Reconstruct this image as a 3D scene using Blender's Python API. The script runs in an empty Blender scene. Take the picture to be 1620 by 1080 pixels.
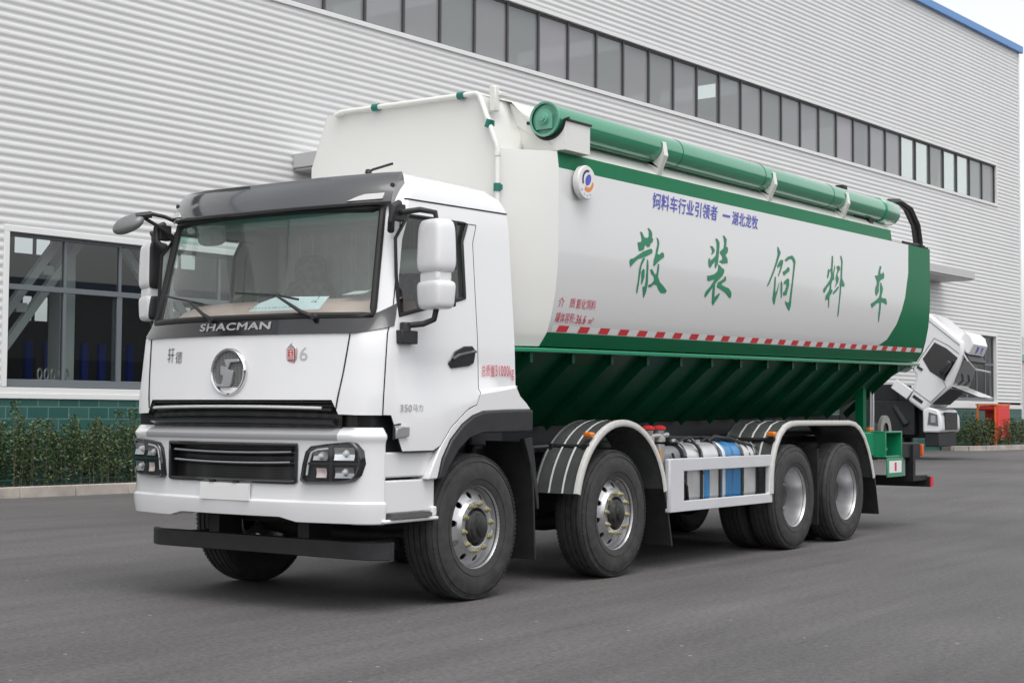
import bpy, bmesh, math, random
import numpy as np
from mathutils import Matrix, Vector
random.seed(7)
rng = np.random.default_rng(7)
R_ = math.radians
scene = bpy.context.scene
COL = scene.collection

# ------------------------------------------------------------------ camera, sky, sun, exposure
cam_d = bpy.data.cameras.new("camera"); cam = bpy.data.objects.new("camera", cam_d); COL.objects.link(cam)
cam_d.sensor_width = 36.0; cam_d.lens = 53.667; cam_d.clip_start = 0.1; cam_d.clip_end = 2000
_r = Vector((0.56534673, -0.82482296, 0.00708258)); _u = Vector((-0.04308879, -0.02095681, 0.99885142)); _f = Vector((0.82372716, 0.56500256, 0.04738849))
M = Matrix.Identity(4)
for i in range(3):
    M[i][0] = _r[i]; M[i][1] = _u[i]; M[i][2] = -_f[i]
M[0][3], M[1][3], M[2][3] = -8.93668, -7.58396, 1.33499
cam.matrix_world = M
scene.camera = cam

SUN_EL, SUN_AZ = R_(66), R_(235)          # direction towards the light, azimuth from +x
world = bpy.data.worlds.new("World"); scene.world = world; world.use_nodes = True
wn = world.node_tree.nodes; wl = world.node_tree.links; wn.clear()
wo = wn.new("ShaderNodeOutputWorld"); bg = wn.new("ShaderNodeBackground"); sky = wn.new("ShaderNodeTexSky"); hs = wn.new("ShaderNodeHueSaturation")
sky.sky_type = 'NISHITA'; sky.sun_disc = False; sky.sun_elevation = SUN_EL; sky.sun_rotation = R_(90) - SUN_AZ
sky.altitude = 0; sky.air_density = 1.0; sky.dust_density = 2.8; sky.ozone_density = 1.0
hs.inputs['Saturation'].default_value = 0.10
bg.inputs['Strength'].default_value = 0.15
wl.new(sky.outputs[0], hs.inputs['Color']); wl.new(hs.outputs[0], bg.inputs['Color']); wl.new(bg.outputs[0], wo.inputs[0])
sd = bpy.data.lights.new("sun", 'SUN'); sd.energy = 0.5; sd.angle = R_(40); sd.color = (1.0, 0.985, 0.96)
so = bpy.data.objects.new("sun", sd); COL.objects.link(so)
sdir = Vector((math.cos(SUN_EL) * math.cos(SUN_AZ), math.cos(SUN_EL) * math.sin(SUN_AZ), math.sin(SUN_EL)))
so.rotation_euler = sdir.to_track_quat('Z', 'Y').to_euler(); so.location = (-5, -5, 40)
scene.view_settings.view_transform = 'Standard'; scene.view_settings.look = 'None'
scene.view_settings.exposure = 0.76; scene.view_settings.gamma = 1.0
try:
    scene.cycles.use_denoising = True
    scene.cycles.max_bounces = 8; scene.cycles.transparent_max_bounces = 16
    scene.cycles.sample_clamp_indirect = 6.0
except Exception: pass

# ------------------------------------------------------------------ materials
MATS = {}
def mat(name, col, rough=0.5, metal=0.0, coat=0.0, spec=0.5, var=0.0, vscale=6.0, bump=0.0, bscale=80.0, emit=0.0):
    if name in MATS: return MATS[name]
    m = bpy.data.materials.new(name); m.use_nodes = True; MATS[name] = m
    n = m.node_tree.nodes; l = m.node_tree.links; b = n['Principled BSDF']
    b.inputs['Base Color'].default_value = (*col, 1); b.inputs['Roughness'].default_value = rough
    b.inputs['Metallic'].default_value = metal; b.inputs['Coat Weight'].default_value = coat
    b.inputs['Coat Roughness'].default_value = 0.06
    b.inputs['Specular IOR Level'].default_value = spec
    tc = n.new('ShaderNodeTexCoord')
    if var > 0:
        t = n.new('ShaderNodeTexNoise'); t.inputs['Scale'].default_value = vscale; t.inputs['Detail'].default_value = 6
        rp = n.new('ShaderNodeValToRGB'); rp.color_ramp.elements[0].position = 0.3; rp.color_ramp.elements[1].position = 0.72
        lo = tuple(c * (1 - var) for c in col); hi = tuple(min(1, c * (1 + var)) for c in col)
        rp.color_ramp.elements[0].color = (*lo, 1); rp.color_ramp.elements[1].color = (*hi, 1)
        l.new(tc.outputs['Object'], t.inputs['Vector']); l.new(t.outputs['Fac'], rp.inputs[0]); l.new(rp.outputs[0], b.inputs['Base Color'])
        mr = n.new('ShaderNodeMapRange'); mr.inputs[3].default_value = max(0.02, rough - 0.08); mr.inputs[4].default_value = min(1, rough + 0.1)
        l.new(t.outputs['Fac'], mr.inputs[0]); l.new(mr.outputs[0], b.inputs['Roughness'])
    if bump > 0:
        t2 = n.new('ShaderNodeTexNoise'); t2.inputs['Scale'].default_value = bscale; t2.inputs['Detail'].default_value = 4
        bp = n.new('ShaderNodeBump'); bp.inputs['Strength'].default_value = bump; bp.inputs['Distance'].default_value = 0.01
        l.new(tc.outputs['Object'], t2.inputs['Vector']); l.new(t2.outputs['Fac'], bp.inputs['Height']); l.new(bp.outputs[0], b.inputs['Normal'])
    return m

def glass(name, tint, refl=1.0, diffuse=None, dmix=0.0, band=None):
    """clear or greyed pane: fresnel reflection over a tinted see-through, optionally with a part of diffuse colour"""
    if name in MATS: return MATS[name]
    m = bpy.data.materials.new(name); m.use_nodes = True; MATS[name] = m
    n = m.node_tree.nodes; l = m.node_tree.links; n.clear()
    o = n.new('ShaderNodeOutputMaterial'); tr = n.new('ShaderNodeBsdfTransparent'); gl = n.new('ShaderNodeBsdfGlossy'); fr = n.new('ShaderNodeLayerWeight'); mx = n.new('ShaderNodeMixShader')
    tr.inputs[0].default_value = (*tint, 1); gl.inputs['Roughness'].default_value = 0.01; gl.inputs[0].default_value = (refl, refl, refl, 1); fr.inputs[0].default_value = 0.5; pw = n.new('ShaderNodeMath'); pw.operation = 'POWER'; pw.inputs[1].default_value = 5.0; ma = n.new('ShaderNodeMath'); ma.operation = 'MULTIPLY_ADD'; ma.inputs[1].default_value = 0.95; ma.inputs[2].default_value = 0.05; l.new(fr.outputs['Facing'], pw.inputs[0]); l.new(pw.outputs[0], ma.inputs[0])
    base = tr.outputs[0]
    if band:
        tc = n.new('ShaderNodeTexCoord'); sx = n.new('ShaderNodeSeparateXYZ'); mr = n.new('ShaderNodeMapRange'); cr = n.new('ShaderNodeMix'); cr.data_type = 'RGBA'
        mr.inputs[1].default_value = band[0]; mr.inputs[2].default_value = band[1]
        cr.inputs[6].default_value = (*tint, 1); cr.inputs[7].default_value = (*band[2], 1)
        l.new(tc.outputs['Object'], sx.inputs[0]); l.new(sx.outputs[2], mr.inputs[0]); l.new(mr.outputs[0], cr.inputs[0]); l.new(cr.outputs[2], tr.inputs[0])
    if diffuse:
        df = n.new('ShaderNodeBsdfDiffuse'); df.inputs[0].default_value = (*diffuse, 1); m2 = n.new('ShaderNodeMixShader'); m2.inputs[0].default_value = dmix
        l.new(tr.outputs[0], m2.inputs[1]); l.new(df.outputs[0], m2.inputs[2]); base = m2.outputs[0]
    l.new(ma.outputs[0], mx.inputs[0]); l.new(base, mx.inputs[1]); l.new(gl.outputs[0], mx.inputs[2]); l.new(mx.outputs[0], o.inputs[0])
    return m

WHITE = mat('white_paint', (0.78, 0.78, 0.79), 0.28, coat=0.6)
CREAM = mat('cream_paint', (0.74, 0.735, 0.70), 0.38, coat=0.3, var=0.03, vscale=1.2)
SILVERWHITE = mat('tank_side_paint', (0.72, 0.72, 0.72), 0.20, coat=0.5, bump=0.05, bscale=1.6)
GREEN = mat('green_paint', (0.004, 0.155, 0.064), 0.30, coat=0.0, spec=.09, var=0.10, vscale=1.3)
LGREEN = mat('sky_sheen_green', (0.014, 0.27, 0.130), 0.20, coat=1.0, var=0.05, vscale=2)  # tank green lightened, sky reflection on pipe and lip put into the colour
DGREEN = mat('hopper_shade_green', (0.002, 0.060, 0.026), 0.40, spec=.25, var=0.18, vscale=3, bump=0.03, bscale=30)  # tank green darkened by the hopper's shade; plain paint on the far skirt
BLACKP = mat('black_plastic', (0.022, 0.022, 0.024), 0.5, var=0.25, vscale=9, bump=0.04, bscale=250)
GLOSSB = mat('gloss_black', (0.016, 0.016, 0.018), 0.16, coat=0.6)
VISOR = mat('visor_grey', (0.055, 0.056, 0.060), 0.16, coat=0.8)
DARK = mat('chassis_black', (0.012, 0.013, 0.015), 0.55, var=0.4, vscale=8)
NAVY = mat('chassis_navy', (0.010, 0.014, 0.022), 0.5, var=0.3, vscale=5)
RUBBER = mat('tyre_rubber', (0.040, 0.040, 0.040), 0.72, var=0.35, vscale=14, bump=0.10, bscale=90)
SEAL = mat('rubber_seal', (0.014, 0.014, 0.015), 0.55)
ALLOY = mat('wheel_silver', (0.52, 0.52, 0.53), 0.34, metal=0.75, var=0.08, vscale=10)
HUBM = mat('hub_dark', (0.045, 0.046, 0.045), 0.45, metal=0.4, var=0.4, vscale=12)
BRASS = mat('nut_brass', (0.42, 0.38, 0.22), 0.4, metal=0.6, var=0.2, vscale=40)
CHROME = mat('chrome', (0.78, 0.78, 0.79), 0.10, metal=1.0)
SATIN = mat('satin_silver', (0.48, 0.48, 0.49), 0.3, metal=0.6)
GREYPL = mat('grey_plastic', (0.36, 0.36, 0.37), 0.38)
ALU = mat('aluminium', (0.74, 0.74, 0.74), 0.34, metal=0.6, var=0.12, vscale=5)
BLUE = mat('blue_film', (0.025, 0.20, 0.45), 0.35, coat=0.3, var=0.2, vscale=7)
RED = mat('red_paint', (0.62, 0.03, 0.035), 0.4, var=0.08, vscale=4)
REDTXT = mat('red_lettering', (0.60, 0.045, 0.085), 0.45)
BLUETXT = mat('blue_lettering', (0.085, 0.095, 0.50), 0.45)
GREENTXT = mat('green_lettering', (0.012, 0.215, 0.10), 0.4)
AMBER = mat('amber_lens', (0.80, 0.22, 0.02), 0.2, coat=0.6)
ORANGE = mat('orange_lens', (0.72, 0.12, 0.03), 0.3)
LENSW = mat('white_lens', (0.72, 0.72, 0.70), 0.18, coat=0.8)
FENDER = mat('fender_plastic', (0.085, 0.088, 0.088), 0.25, coat=0.4, var=0.2, vscale=4, bump=0.02, bscale=60)
GUARD = mat('guard_grey', (0.60, 0.60, 0.62), 0.4, var=0.03)
PLATE = mat('blank_plate', (0.78, 0.78, 0.77), 0.5)
CAL_G = mat('clip_green', (0.01, 0.16, 0.12), 0.4)
INTG = mat('cab_trim_grey', (0.66, 0.67, 0.66), 0.8, var=0.1, vscale=4)
DASH = mat('dash_brown', (0.62, 0.43, 0.40), 0.7, var=0.08, vscale=5)
SEATM = mat('seat_cloth', (0.13, 0.13, 0.132), 0.9, var=0.3, vscale=20)
CURT = mat('curtain_grey', (0.62, 0.62, 0.61), 0.9, var=0.1, vscale=8)
PAPER = mat('paper', (0.70, 0.78, 0.84), 0.8, var=0.04, vscale=12)
INK = mat('ink_blue', (0.04, 0.05, 0.16), 0.7)
WSG = glass('windscreen_glass', (0.84, 0.92, 0.88), 1.0, diffuse=(0.6, 0.63, 0.6), dmix=0.11, band=(2.54, 2.68, (0.06, 0.55, 0.44)))  # diffuse share paints a veil of sky reflection over the glass
SIDEG = glass('side_glass', (0.80, 0.85, 0.83), 1.0)
LAMPG = glass('lamp_glass', (0.92, 0.93, 0.94), 1.0)

# ------------------------------------------------------------------ mesh helpers
class MB:
    def __init__(s, f=None): s.v = []; s.f = []; s.m = []; s.tf = f
    def add(s, vs, fs, mi=0):
        o = len(s.v)
        for v in vs:
            v = tuple(v)
            s.v.append(s.tf(v) if s.tf else v)
        for q in fs: s.f.append(tuple(o + i for i in q)); s.m.append(mi)
    def box(s, a, b, mi=0, rot=None, piv=None):
        x0, y0, z0 = a; x1, y1, z1 = b
        vs = [(x0,y0,z0),(x1,y0,z0),(x1,y1,z0),(x0,y1,z0),(x0,y0,z1),(x1,y0,z1),(x1,y1,z1),(x0,y1,z1)]
        if rot is not None:
            p = Vector(piv if piv else ((x0+x1)/2,(y0+y1)/2,(z0+z1)/2)); vs = [tuple(rot @ (Vector(v) - p) + p) for v in vs]
        s.add(vs, [(0,3,2,1),(4,5,6,7),(0,1,5,4),(1,2,6,5),(2,3,7,6),(3,0,4,7)], mi)
    def prism(s, poly, axis, a, b, mi=0):
        n = len(poly)
        def P(p, h):
            return {0:(h,p[0],p[1]), 1:(p[0],h,p[1]), 2:(p[0],p[1],h)}[axis]
        vs = [P(p, a) for p in poly] + [P(p, b) for p in poly]
        fs = [tuple(range(n)), tuple(range(2*n-1, n-1, -1))] + [(i, i+n, (i+1)%n+n, (i+1)%n) for i in range(n)]
        s.add(vs, fs, mi)
    def grid(s, pts, mi=0, skip=None, closed=False, flip=False):
        nr = len(pts); nc = len(pts[0]); fs = []
        for i in range(nr-1):
            for j in range(nc-1 + (1 if closed else 0)):
                if skip and skip(i, j): continue
                k = (j+1) % nc
                q = (i*nc+j, i*nc+k, (i+1)*nc+k, (i+1)*nc+j)
                fs.append(q[::-1] if flip else q)
        mis = mi
        if callable(mi):
            o = len(s.v); s.add([p for r in pts for p in r], [], 0)
            for q in fs:
                s.f.append(tuple(o+i for i in q)); a = min(q); s.m.append(mi(a // nc, a % nc))
        else: s.add([p for r in pts for p in r], fs, mis)
    def tube(s, path, r, n=8, mi=0, cap=True, closed=False):
        path = [Vector(p) for p in path]; N = len(path); rings = []
        up = Vector((0, 0, 1)); prev = None
        for i, p in enumerate(path):
            if closed: t = path[(i+1) % N] - path[i-1]
            else: t = path[min(i+1, N-1)] - path[max(i-1, 0)]
            if t.length < 1e-9: t = Vector((1, 0, 0))
            t.normalize()
            a = prev if prev is not None else (up if abs(t.z) < 0.9 else Vector((1, 0, 0)))
            a = a - t * a.dot(t)
            if a.length < 1e-6: a = Vector((1, 0, 0)) - t * t.x
            a.normalize(); prev = a; b = t.cross(a)
            rr = r(i) if callable(r) else r
            rings.append([p + (a * math.cos(2*math.pi*k/n) + b * math.sin(2*math.pi*k/n)) * rr for k in range(n)])
        o = len(s.v); m = len(rings)
        vs = [q for ring in rings for q in ring]; fs = []
        for i in range(m if closed else m-1):
            i2 = (i+1) % m
            for k in range(n):
                k2 = (k+1) % n; fs.append((i*n+k, i*n+k2, i2*n+k2, i2*n+k))
        if cap and not closed: fs += [tuple(range(n-1, -1, -1)), tuple(range((m-1)*n, m*n))]
        s.add(vs, fs, mi)
    def lathe(s, prof, c, axis, n=48, mi=0, a0=0, a1=2*math.pi, closedprof=False):
        """prof: (radius, h) list; axis 0/1/2; h measured along the axis from c"""
        full = abs(a1 - a0 - 2*math.pi) < 1e-6; na = n if full else n+1; rows = []
        for k in range(na):
            a = a0 + (a1-a0)*k/n; ca, sa = math.cos(a), math.sin(a); row = []
            for r, h in prof:
                if axis == 1: row.append((c[0]+r*ca, c[1]+h, c[2]+r*sa))
                elif axis == 0: row.append((c[0]+h, c[1]+r*ca, c[2]+r*sa))
                else: row.append((c[0]+r*ca, c[1]+r*sa, c[2]+h))
            rows.append(row)
        if full: rows.append(rows[0])
        m = len(prof); vs = [p for r in rows[:na] for p in r]; fs = []
        for i in range(n):
            i2 = (i+1) % na
            for j in range(m-1 + (1 if closedprof else 0)):
                j2 = (j+1) % m
                fs.append((i*m+j, i2*m+j, i2*m+j2, i*m+j2))
        s.add(vs, fs, mi)
    def disc(s, c, r, axis, n=24, mi=0, ry=None):
        ry = ry or r; vs = []
        for k in range(n):
            a = 2*math.pi*k/n; u, w = r*math.cos(a), ry*math.sin(a)
            vs.append({0:(c[0],c[1]+u,c[2]+w),1:(c[0]+u,c[1],c[2]+w),2:(c[0]+u,c[1]+w,c[2])}[axis])
        s.add(vs, [tuple(range(n))], mi)
    def build(s, name, m, parent=None, bevel=0, smooth=38, recalc=True, doubles=False, seg=2):
        me = bpy.data.meshes.new(name); me.from_pydata([tuple(v) for v in s.v], [], s.f)
        for mm in (m if isinstance(m, (list, tuple)) else [m]): me.materials.append(mm)
        if len(s.m): me.polygons.foreach_set('material_index', s.m)
        if recalc or doubles:
            bm = bmesh.new(); bm.from_mesh(me)
            if doubles: bmesh.ops.remove_doubles(bm, verts=bm.verts, dist=1e-4)
            if recalc: bmesh.ops.recalc_face_normals(bm, faces=bm.faces)
            bm.to_mesh(me); bm.free()
        if smooth:
            me.polygons.foreach_set('use_smooth', [True]*len(me.polygons))
            try: me.set_sharp_from_angle(angle=R_(smooth))
            except Exception: pass
        o = bpy.data.objects.new(name, me); COL.objects.link(o)
        if parent: o.parent = parent
        if bevel:
            b = o.modifiers.new('bevel', 'BEVEL'); b.width = bevel; b.segments = seg; b.limit_method = 'ANGLE'; b.angle_limit = R_(40)
        return o

def tag(o, label=None, cat=None, group=None, kind=None):
    if label: o['label'] = label
    if cat: o['category'] = cat
    if group: o['group'] = group
    if kind: o['kind'] = kind
    return o
def empty(name, loc=(0,0,0), rz=0, parent=None):
    o = bpy.data.objects.new(name, None); COL.objects.link(o); o.location = loc; o.rotation_euler = (0,0,rz); o.empty_display_size = 0.3
    if parent: o.parent = parent
    return o
def copy_tree(o, parent=None):
    c = o.copy(); COL.objects.link(c)
    if parent: c.parent = parent
    for ch in [q for q in bpy.data.objects if q.parent == o]: copy_tree(ch, c)
    return c

def text_polys(body, bold=0.0):
    c = bpy.data.curves.new('lettering_source', 'FONT'); c.body = body; c.resolution_u = 3; c.offset = bold; c.space_character = 1.06
    o = bpy.data.objects.new('lettering_source', c); COL.objects.link(o)
    bpy.context.view_layer.update()
    me = bpy.data.meshes.new_from_object(o.evaluated_get(bpy.context.evaluated_depsgraph_get()))
    V = np.array([v.co[:2] for v in me.vertices]) if len(me.vertices) else np.zeros((0, 2)); F = [tuple(p.vertices) for p in me.polygons]
    bpy.data.objects.remove(o); bpy.data.curves.remove(c); bpy.data.meshes.remove(me)
    return V, F
def text_on(mb, body, fn, a0, a1, z0, z1, bold=0.0, slant=0.0, mi=0):
    """lay lettering into mb: fit its box to a0..a1 along the surface and z0..z1 upwards; fn(a, z) gives the 3D point"""
    V, F = text_polys(body, bold)
    lo, hi = V.min(0), V.max(0); W = (V - lo) / (hi - lo)
    mb.add([fn(a0 + (a1-a0)*w[0] + slant*w[1], z0 + (z1-z0)*w[1]) for w in W], F, mi)
def tri_poly(poly):
    from mathutils.geometry import tessellate_polygon
    return [tuple(t) for t in tessellate_polygon([[Vector((p[0], p[1], 0)) for p in poly]])]
# ------------------------------------------------------------------ the yard and the factory
BY = -0.08183543
BD = Vector((math.cos(BY), math.sin(BY), 0)); BN = Vector((-math.sin(BY), math.cos(BY), 0))
def B(s, d, z=0.0):
    p = BD * s + BN * d; return Vector((p.x, p.y, z))
def gz(s): return 0.2 * min(1, max(0, (s - 12) / 34))

def asphalt():
    m = bpy.data.materials.new('asphalt'); m.use_nodes = True; n = m.node_tree.nodes; l = m.node_tree.links; b = n['Principled BSDF']
    tc = n.new('ShaderNodeTexCoord'); mp = n.new('ShaderNodeMapping'); mp.inputs['Rotation'].default_value = (0, 0, R_(55)); mp.inputs['Scale'].default_value = (0.22, 2.4, 1)
    a = n.new('ShaderNodeTexNoise'); a.inputs['Scale'].default_value = 1.0; a.inputs['Detail'].default_value = 7; a.inputs['Roughness'].default_value = 0.62
    f = n.new('ShaderNodeTexNoise'); f.inputs['Scale'].default_value = 26; f.inputs['Detail'].default_value = 7; f.inputs['Roughness'].default_value = 0.75
    v = n.new('ShaderNodeTexVoronoi'); v.inputs['Scale'].default_value = 95
    c = n.new('ShaderNodeTexNoise'); c.inputs['Scale'].default_value = 0.22; c.inputs['Detail'].default_value = 4
    l.new(tc.outputs['Object'], mp.inputs[0]); l.new(mp.outputs[0], a.inputs['Vector'])
    for q in (f, v, c): l.new(tc.outputs['Object'], q.inputs['Vector'])
    r1 = n.new('ShaderNodeValToRGB'); r1.color_ramp.elements[0].position = 0.30; r1.color_ramp.elements[1].position = 0.72
    r1.color_ramp.elements[0].color = (0.084, 0.081, 0.080, 1); r1.color_ramp.elements[1].color = (0.122, 0.117, 0.115, 1)
    l.new(a.outputs['Fac'], r1.inputs[0])
    r2 = n.new('ShaderNodeMapRange'); r2.inputs[1].default_value = 0.25; r2.inputs[2].default_value = 0.75; r2.inputs[3].default_value = 0.5; r2.inputs[4].default_value = 1.5
    l.new(f.outputs['Fac'], r2.inputs[0])
    mu = n.new('ShaderNodeMix'); mu.data_type = 'RGBA'; mu.blend_type = 'MULTIPLY'; mu.inputs[0].default_value = 1.0
    l.new(r1.outputs[0], mu.inputs[6]); l.new(r2.outputs[0], mu.inputs[7])
    r3 = n.new('ShaderNodeMapRange'); r3.inputs[1].default_value = 0.3; r3.inputs[2].default_value = 0.7; r3.inputs[3].default_value = 0.78; r3.inputs[4].default_value = 1.18
    l.new(c.outputs['Fac'], r3.inputs[0])
    m2 = n.new('ShaderNodeMix'); m2.data_type = 'RGBA'; m2.blend_type = 'MULTIPLY'; m2.inputs[0].default_value = 1.0
    l.new(mu.outputs[2], m2.inputs[6]); l.new(r3.outputs[0], m2.inputs[7])
    # a few pale specks of grit
    w = n.new('ShaderNodeTexWhiteNoise'); v2 = n.new('ShaderNodeTexVoronoi'); v2.inputs['Scale'].default_value = 3.1; l.new(tc.outputs['Object'], v2.inputs['Vector'])
    ms = n.new('ShaderNodeMath'); ms.operation = 'LESS_THAN'; ms.inputs[1].default_value = 0.038; l.new(v2.outputs['Distance'], ms.inputs[0])
    m3 = n.new('ShaderNodeMix'); m3.data_type = 'RGBA'; l.new(ms.outputs[0], m3.inputs[0]); l.new(m2.outputs[2], m3.inputs[6]); m3.inputs[7].default_value = (0.30, 0.29, 0.26, 1)
    l.new(m3.outputs[2], b.inputs['Base Color'])
    rr = n.new('ShaderNodeMapRange'); rr.inputs[3].default_value = 0.62; rr.inputs[4].default_value = 0.82; l.new(a.outputs['Fac'], rr.inputs[0]); l.new(rr.outputs[0], b.inputs['Roughness'])
    b.inputs['Specular IOR Level'].default_value = 0.35
    bp = n.new('ShaderNodeBump'); bp.inputs['Strength'].default_value = 0.35; bp.inputs['Distance'].default_value = 0.006
    l.new(v.outputs['Distance'], bp.inputs['Height']); l.new(bp.outputs[0], b.inputs['Normal'])
    return m

g = MB(); ss = [-150, -80, -40, -20, -10, 0, 6, 12, 16, 20, 24, 28, 32, 36, 40, 46, 60, 90, 160, 400]; dd = [-300, -120, -60, -30, -16, -10, -5, 0, 5, 10, 12.2, 13.6, 16, 24, 40, 90, 400]
g.grid([[tuple(B(s, d, gz(s))) for s in ss] for d in dd])
tag(g.build('ground', asphalt(), smooth=0), kind='structure')

CONC = mat('kerb_concrete', (0.40, 0.36, 0.32), 0.85, var=0.22, vscale=3, bump=0.25, bscale=40)
SOIL = mat('bed_soil', (0.055, 0.042, 0.03), 0.95, var=0.4, vscale=8, bump=0.6, bscale=25)
def kerb(line, name):
    """a kerb of the given (s, d) centreline made of 1 m stones"""
    k = MB(); pts = [Vector((a, b)) for a, b in line]; out = []
    for a, b in zip(pts[:-1], pts[1:]):
        n = max(1, round((b - a).length / 1.0)); out += [a.lerp(b, i/n) for i in range(n)]
    out.append(pts[-1])
    for a, b in zip(out[:-1], out[1:]):
        t = (b - a).normalized(); nn = Vector((-t.y, t.x)) * 0.07; a2 = a + t*0.004; b2 = b - t*0.004
        q = [a2 - nn, b2 - nn, b2 + nn, a2 + nn]; vs = []
        for zz in (-0.1, 0.165):
            for p in q:
                w = B(p.x, p.y, gz(p.x) + zz); vs.append(tuple(w))
        k.add(vs, [(0,3,2,1),(4,5,6,7),(0,1,5,4),(1,2,6,5),(2,3,7,6),(3,0,4,7)])
    return tag(k.build(name, CONC, bevel=0.012), kind='structure')
kerb([(-30, 12.42), (11.2, 12.42), (11.45, 12.55), (11.5, 12.8), (11.5, 13.7)], 'kerb')
kerb([(42.6, 13.7), (42.3, 13.2), (42.5, 12.75), (43.2, 12.45), (46.5, 12.0), (60, 10.4)], 'kerb')
so_ = MB()
so_.add([tuple(B(s, d, z)) for s, d, z in [(-30,12.45,.09),(11.45,12.6,.09),(11.45,13.75,.12),(-30,13.75,.12)]], [(0,1,2,3)])
so_.add([tuple(B(s, d, z)) for s, d, z in [(42.5,12.85,.28),(43.2,12.5,.28),(46.5,12.06,.29),(60,10.5,.29),(60,13.75,.31),(42.5,13.75,.3)]], [(0,1,2,3,4,5)])
tag(so_.build('soil', SOIL, smooth=0), kind='structure')

# --- factory building, built in its own frame: a along the wall, b back from the wall face, z up
BS, BD0 = 12.0, 13.8
fac = empty('factory_building', B(BS, BD0, 0), BY)
tag(fac, 'long pale grey corrugated metal factory hall with a band of high windows behind the truck', 'building')
CORR = mat('corrugated_sheet', (0.64, 0.64, 0.64), 0.42, metal=0.0, var=0.03, vscale=0.5)
TRIM = mat('white_trim', (0.74, 0.74, 0.735), 0.5)
FRAME = mat('window_frame_grey', (0.13, 0.145, 0.16), 0.45)
MULL = mat('mullion_dark', (0.055, 0.055, 0.06), 0.45)
ROOFB = mat('blue_fascia', (0.10, 0.26, 0.56), 0.4)
INDARK = mat('hall_inside', (0.055, 0.055, 0.055), 0.85, var=0.2, vscale=0.4)
STEEL = mat('hall_steel', (0.80, 0.80, 0.78), 0.6)
def tile_mat():
    m = bpy.data.materials.new('green_tiles'); m.use_nodes = True; n = m.node_tree.nodes; l = m.node_tree.links; b = n['Principled BSDF']
    tc = n.new('ShaderNodeTexCoord'); sx = n.new('ShaderNodeSeparateXYZ'); cx = n.new('ShaderNodeCombineXYZ'); br = n.new('ShaderNodeTexBrick')
    l.new(tc.outputs['Object'], sx.inputs[0]); l.new(sx.outputs[0], cx.inputs[0]); l.new(sx.outputs[2], cx.inputs[1]); l.new(cx.outputs[0], br.inputs['Vector'])
    br.inputs['Scale'].default_value = 1.0; br.inputs['Brick Width'].default_value = 0.40; br.inputs['Row Height'].default_value = 0.20; br.inputs['Mortar Size'].default_value = 0.009
    br.inputs['Color1'].default_value = (0.018, 0.085, 0.075, 1); br.inputs['Color2'].default_value = (0.032, 0.11, 0.095, 1); br.inputs['Mortar'].default_value = (0.12, 0.20, 0.18, 1)
    l.new(br.outputs['Color'], b.inputs['Base Color']); b.inputs['Roughness'].default_value = 0.3
    return m
TILE = tile_mat()
WING = glass('lower_window_glass', (0.72, 0.75, 0.75), 0.9)
WINU = glass('upper_window_glass', (0.62, 0.65, 0.65), 1.0, diffuse=(0.34, 0.34, 0.35), dmix=0.68)
WINU2 = glass('upper_window_glass_clear', (0.85, 0.90, 0.88), 1.0, diffuse=(0.5, 0.5, 0.5), dmix=0.22)

def corr(mb, s0, s1, z0, z1, P=0.14, A=0.0145):
    prof = [(0,0),(0.22,0.0),(0.40,0.75),(0.50,1.0),(0.78,1.0),(0.90,0.45)]
    zs = []; k = math.floor(z0 / P)
    while k*P < z1:
        for f, h in prof:
            z = (k+f)*P
            if z0 < z < z1: zs.append((z, -A*h))
        k += 1
    def at(z):
        f = (z/P) % 1; fs = [p[0] for p in prof]+[1]; hs_ = [p[1] for p in prof]+[0]; return -A*float(np.interp(f, fs, hs_))
    zs = [(z0, at(z0))] + zs + [(z1, at(z1))]
    N = max(1, int((s1-s0)/8)); ss = [s0 + (s1-s0)*i/N for i in range(N+1)]
    mb.grid([[(s-BS, h, z) for s in ss] for z, h in zs])
W0, W1 = -26.0, 50.2
ZT = 15.62; US0, US1, UZ0, UZ1 = -25.0, 47.82, 9.40, 10.84
L0, L1, LZ0, LZ1 = 5.80, 11.2, 1.72, 4.26
Q0, Q1, QZ0, QZ1 = 43.4, 47.68, 1.92, 4.36
wl_ = MB()
corr(wl_, W0, L0-0.09, 1.73, LZ1+.1); corr(wl_, L1+.09, 25, 1.73, LZ1+.1); corr(wl_, 25, Q0-.09, 1.815, LZ1+.1); corr(wl_, Q1+.09, W1, 1.9, LZ1+.1)
corr(wl_, W0, W1, LZ1+.1, UZ0-.1); corr(wl_, US1+.08, W1, UZ0-.1, UZ1+.1); corr(wl_, W0, US0-.05, UZ0-.1, UZ1+.1); corr(wl_, W0, W1, UZ1+.1, ZT)
wl_.build('wall', CORR, fac, recalc=False, smooth=60)
tr = MB()
# window trims, base flashing in two steps, corner flashing
def frame_rect(mb, s0, s1, z0, z1, w, b0, b1, sides='LRTB'):
    if 'T' in sides: mb.box((s0-w-BS, b0, z1), (s1+w-BS, b1, z1+w))
    if 'B' in sides: mb.box((s0-w-BS, b0, z0-w), (s1+w-BS, b1, z0))
    if 'L' in sides: mb.box((s0-w-BS, b0, z0), (s0-BS, b1, z1))
    if 'R' in sides: mb.box((s1-BS, b0, z0), (s1+w-BS, b1, z1))
frame_rect(tr, L0, L1, LZ0, LZ1, 0.1, -0.035, 0.25, 'LRT'); frame_rect(tr, Q0, Q1, QZ0, QZ1, 0.1, -0.035, 0.25)
tr.box((US0-BS, -0.045, UZ0-0.11), (US1+0.1-BS, 0.25, UZ0-0.012)); tr.box((US0-BS, -0.03, UZ1+0.012), (US1+0.1-BS, 0.25, UZ1+0.1)); tr.box((US1+.012-BS, -0.03, UZ0-.012), (US1+0.1-BS, 0.25, UZ1+.012))
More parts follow.
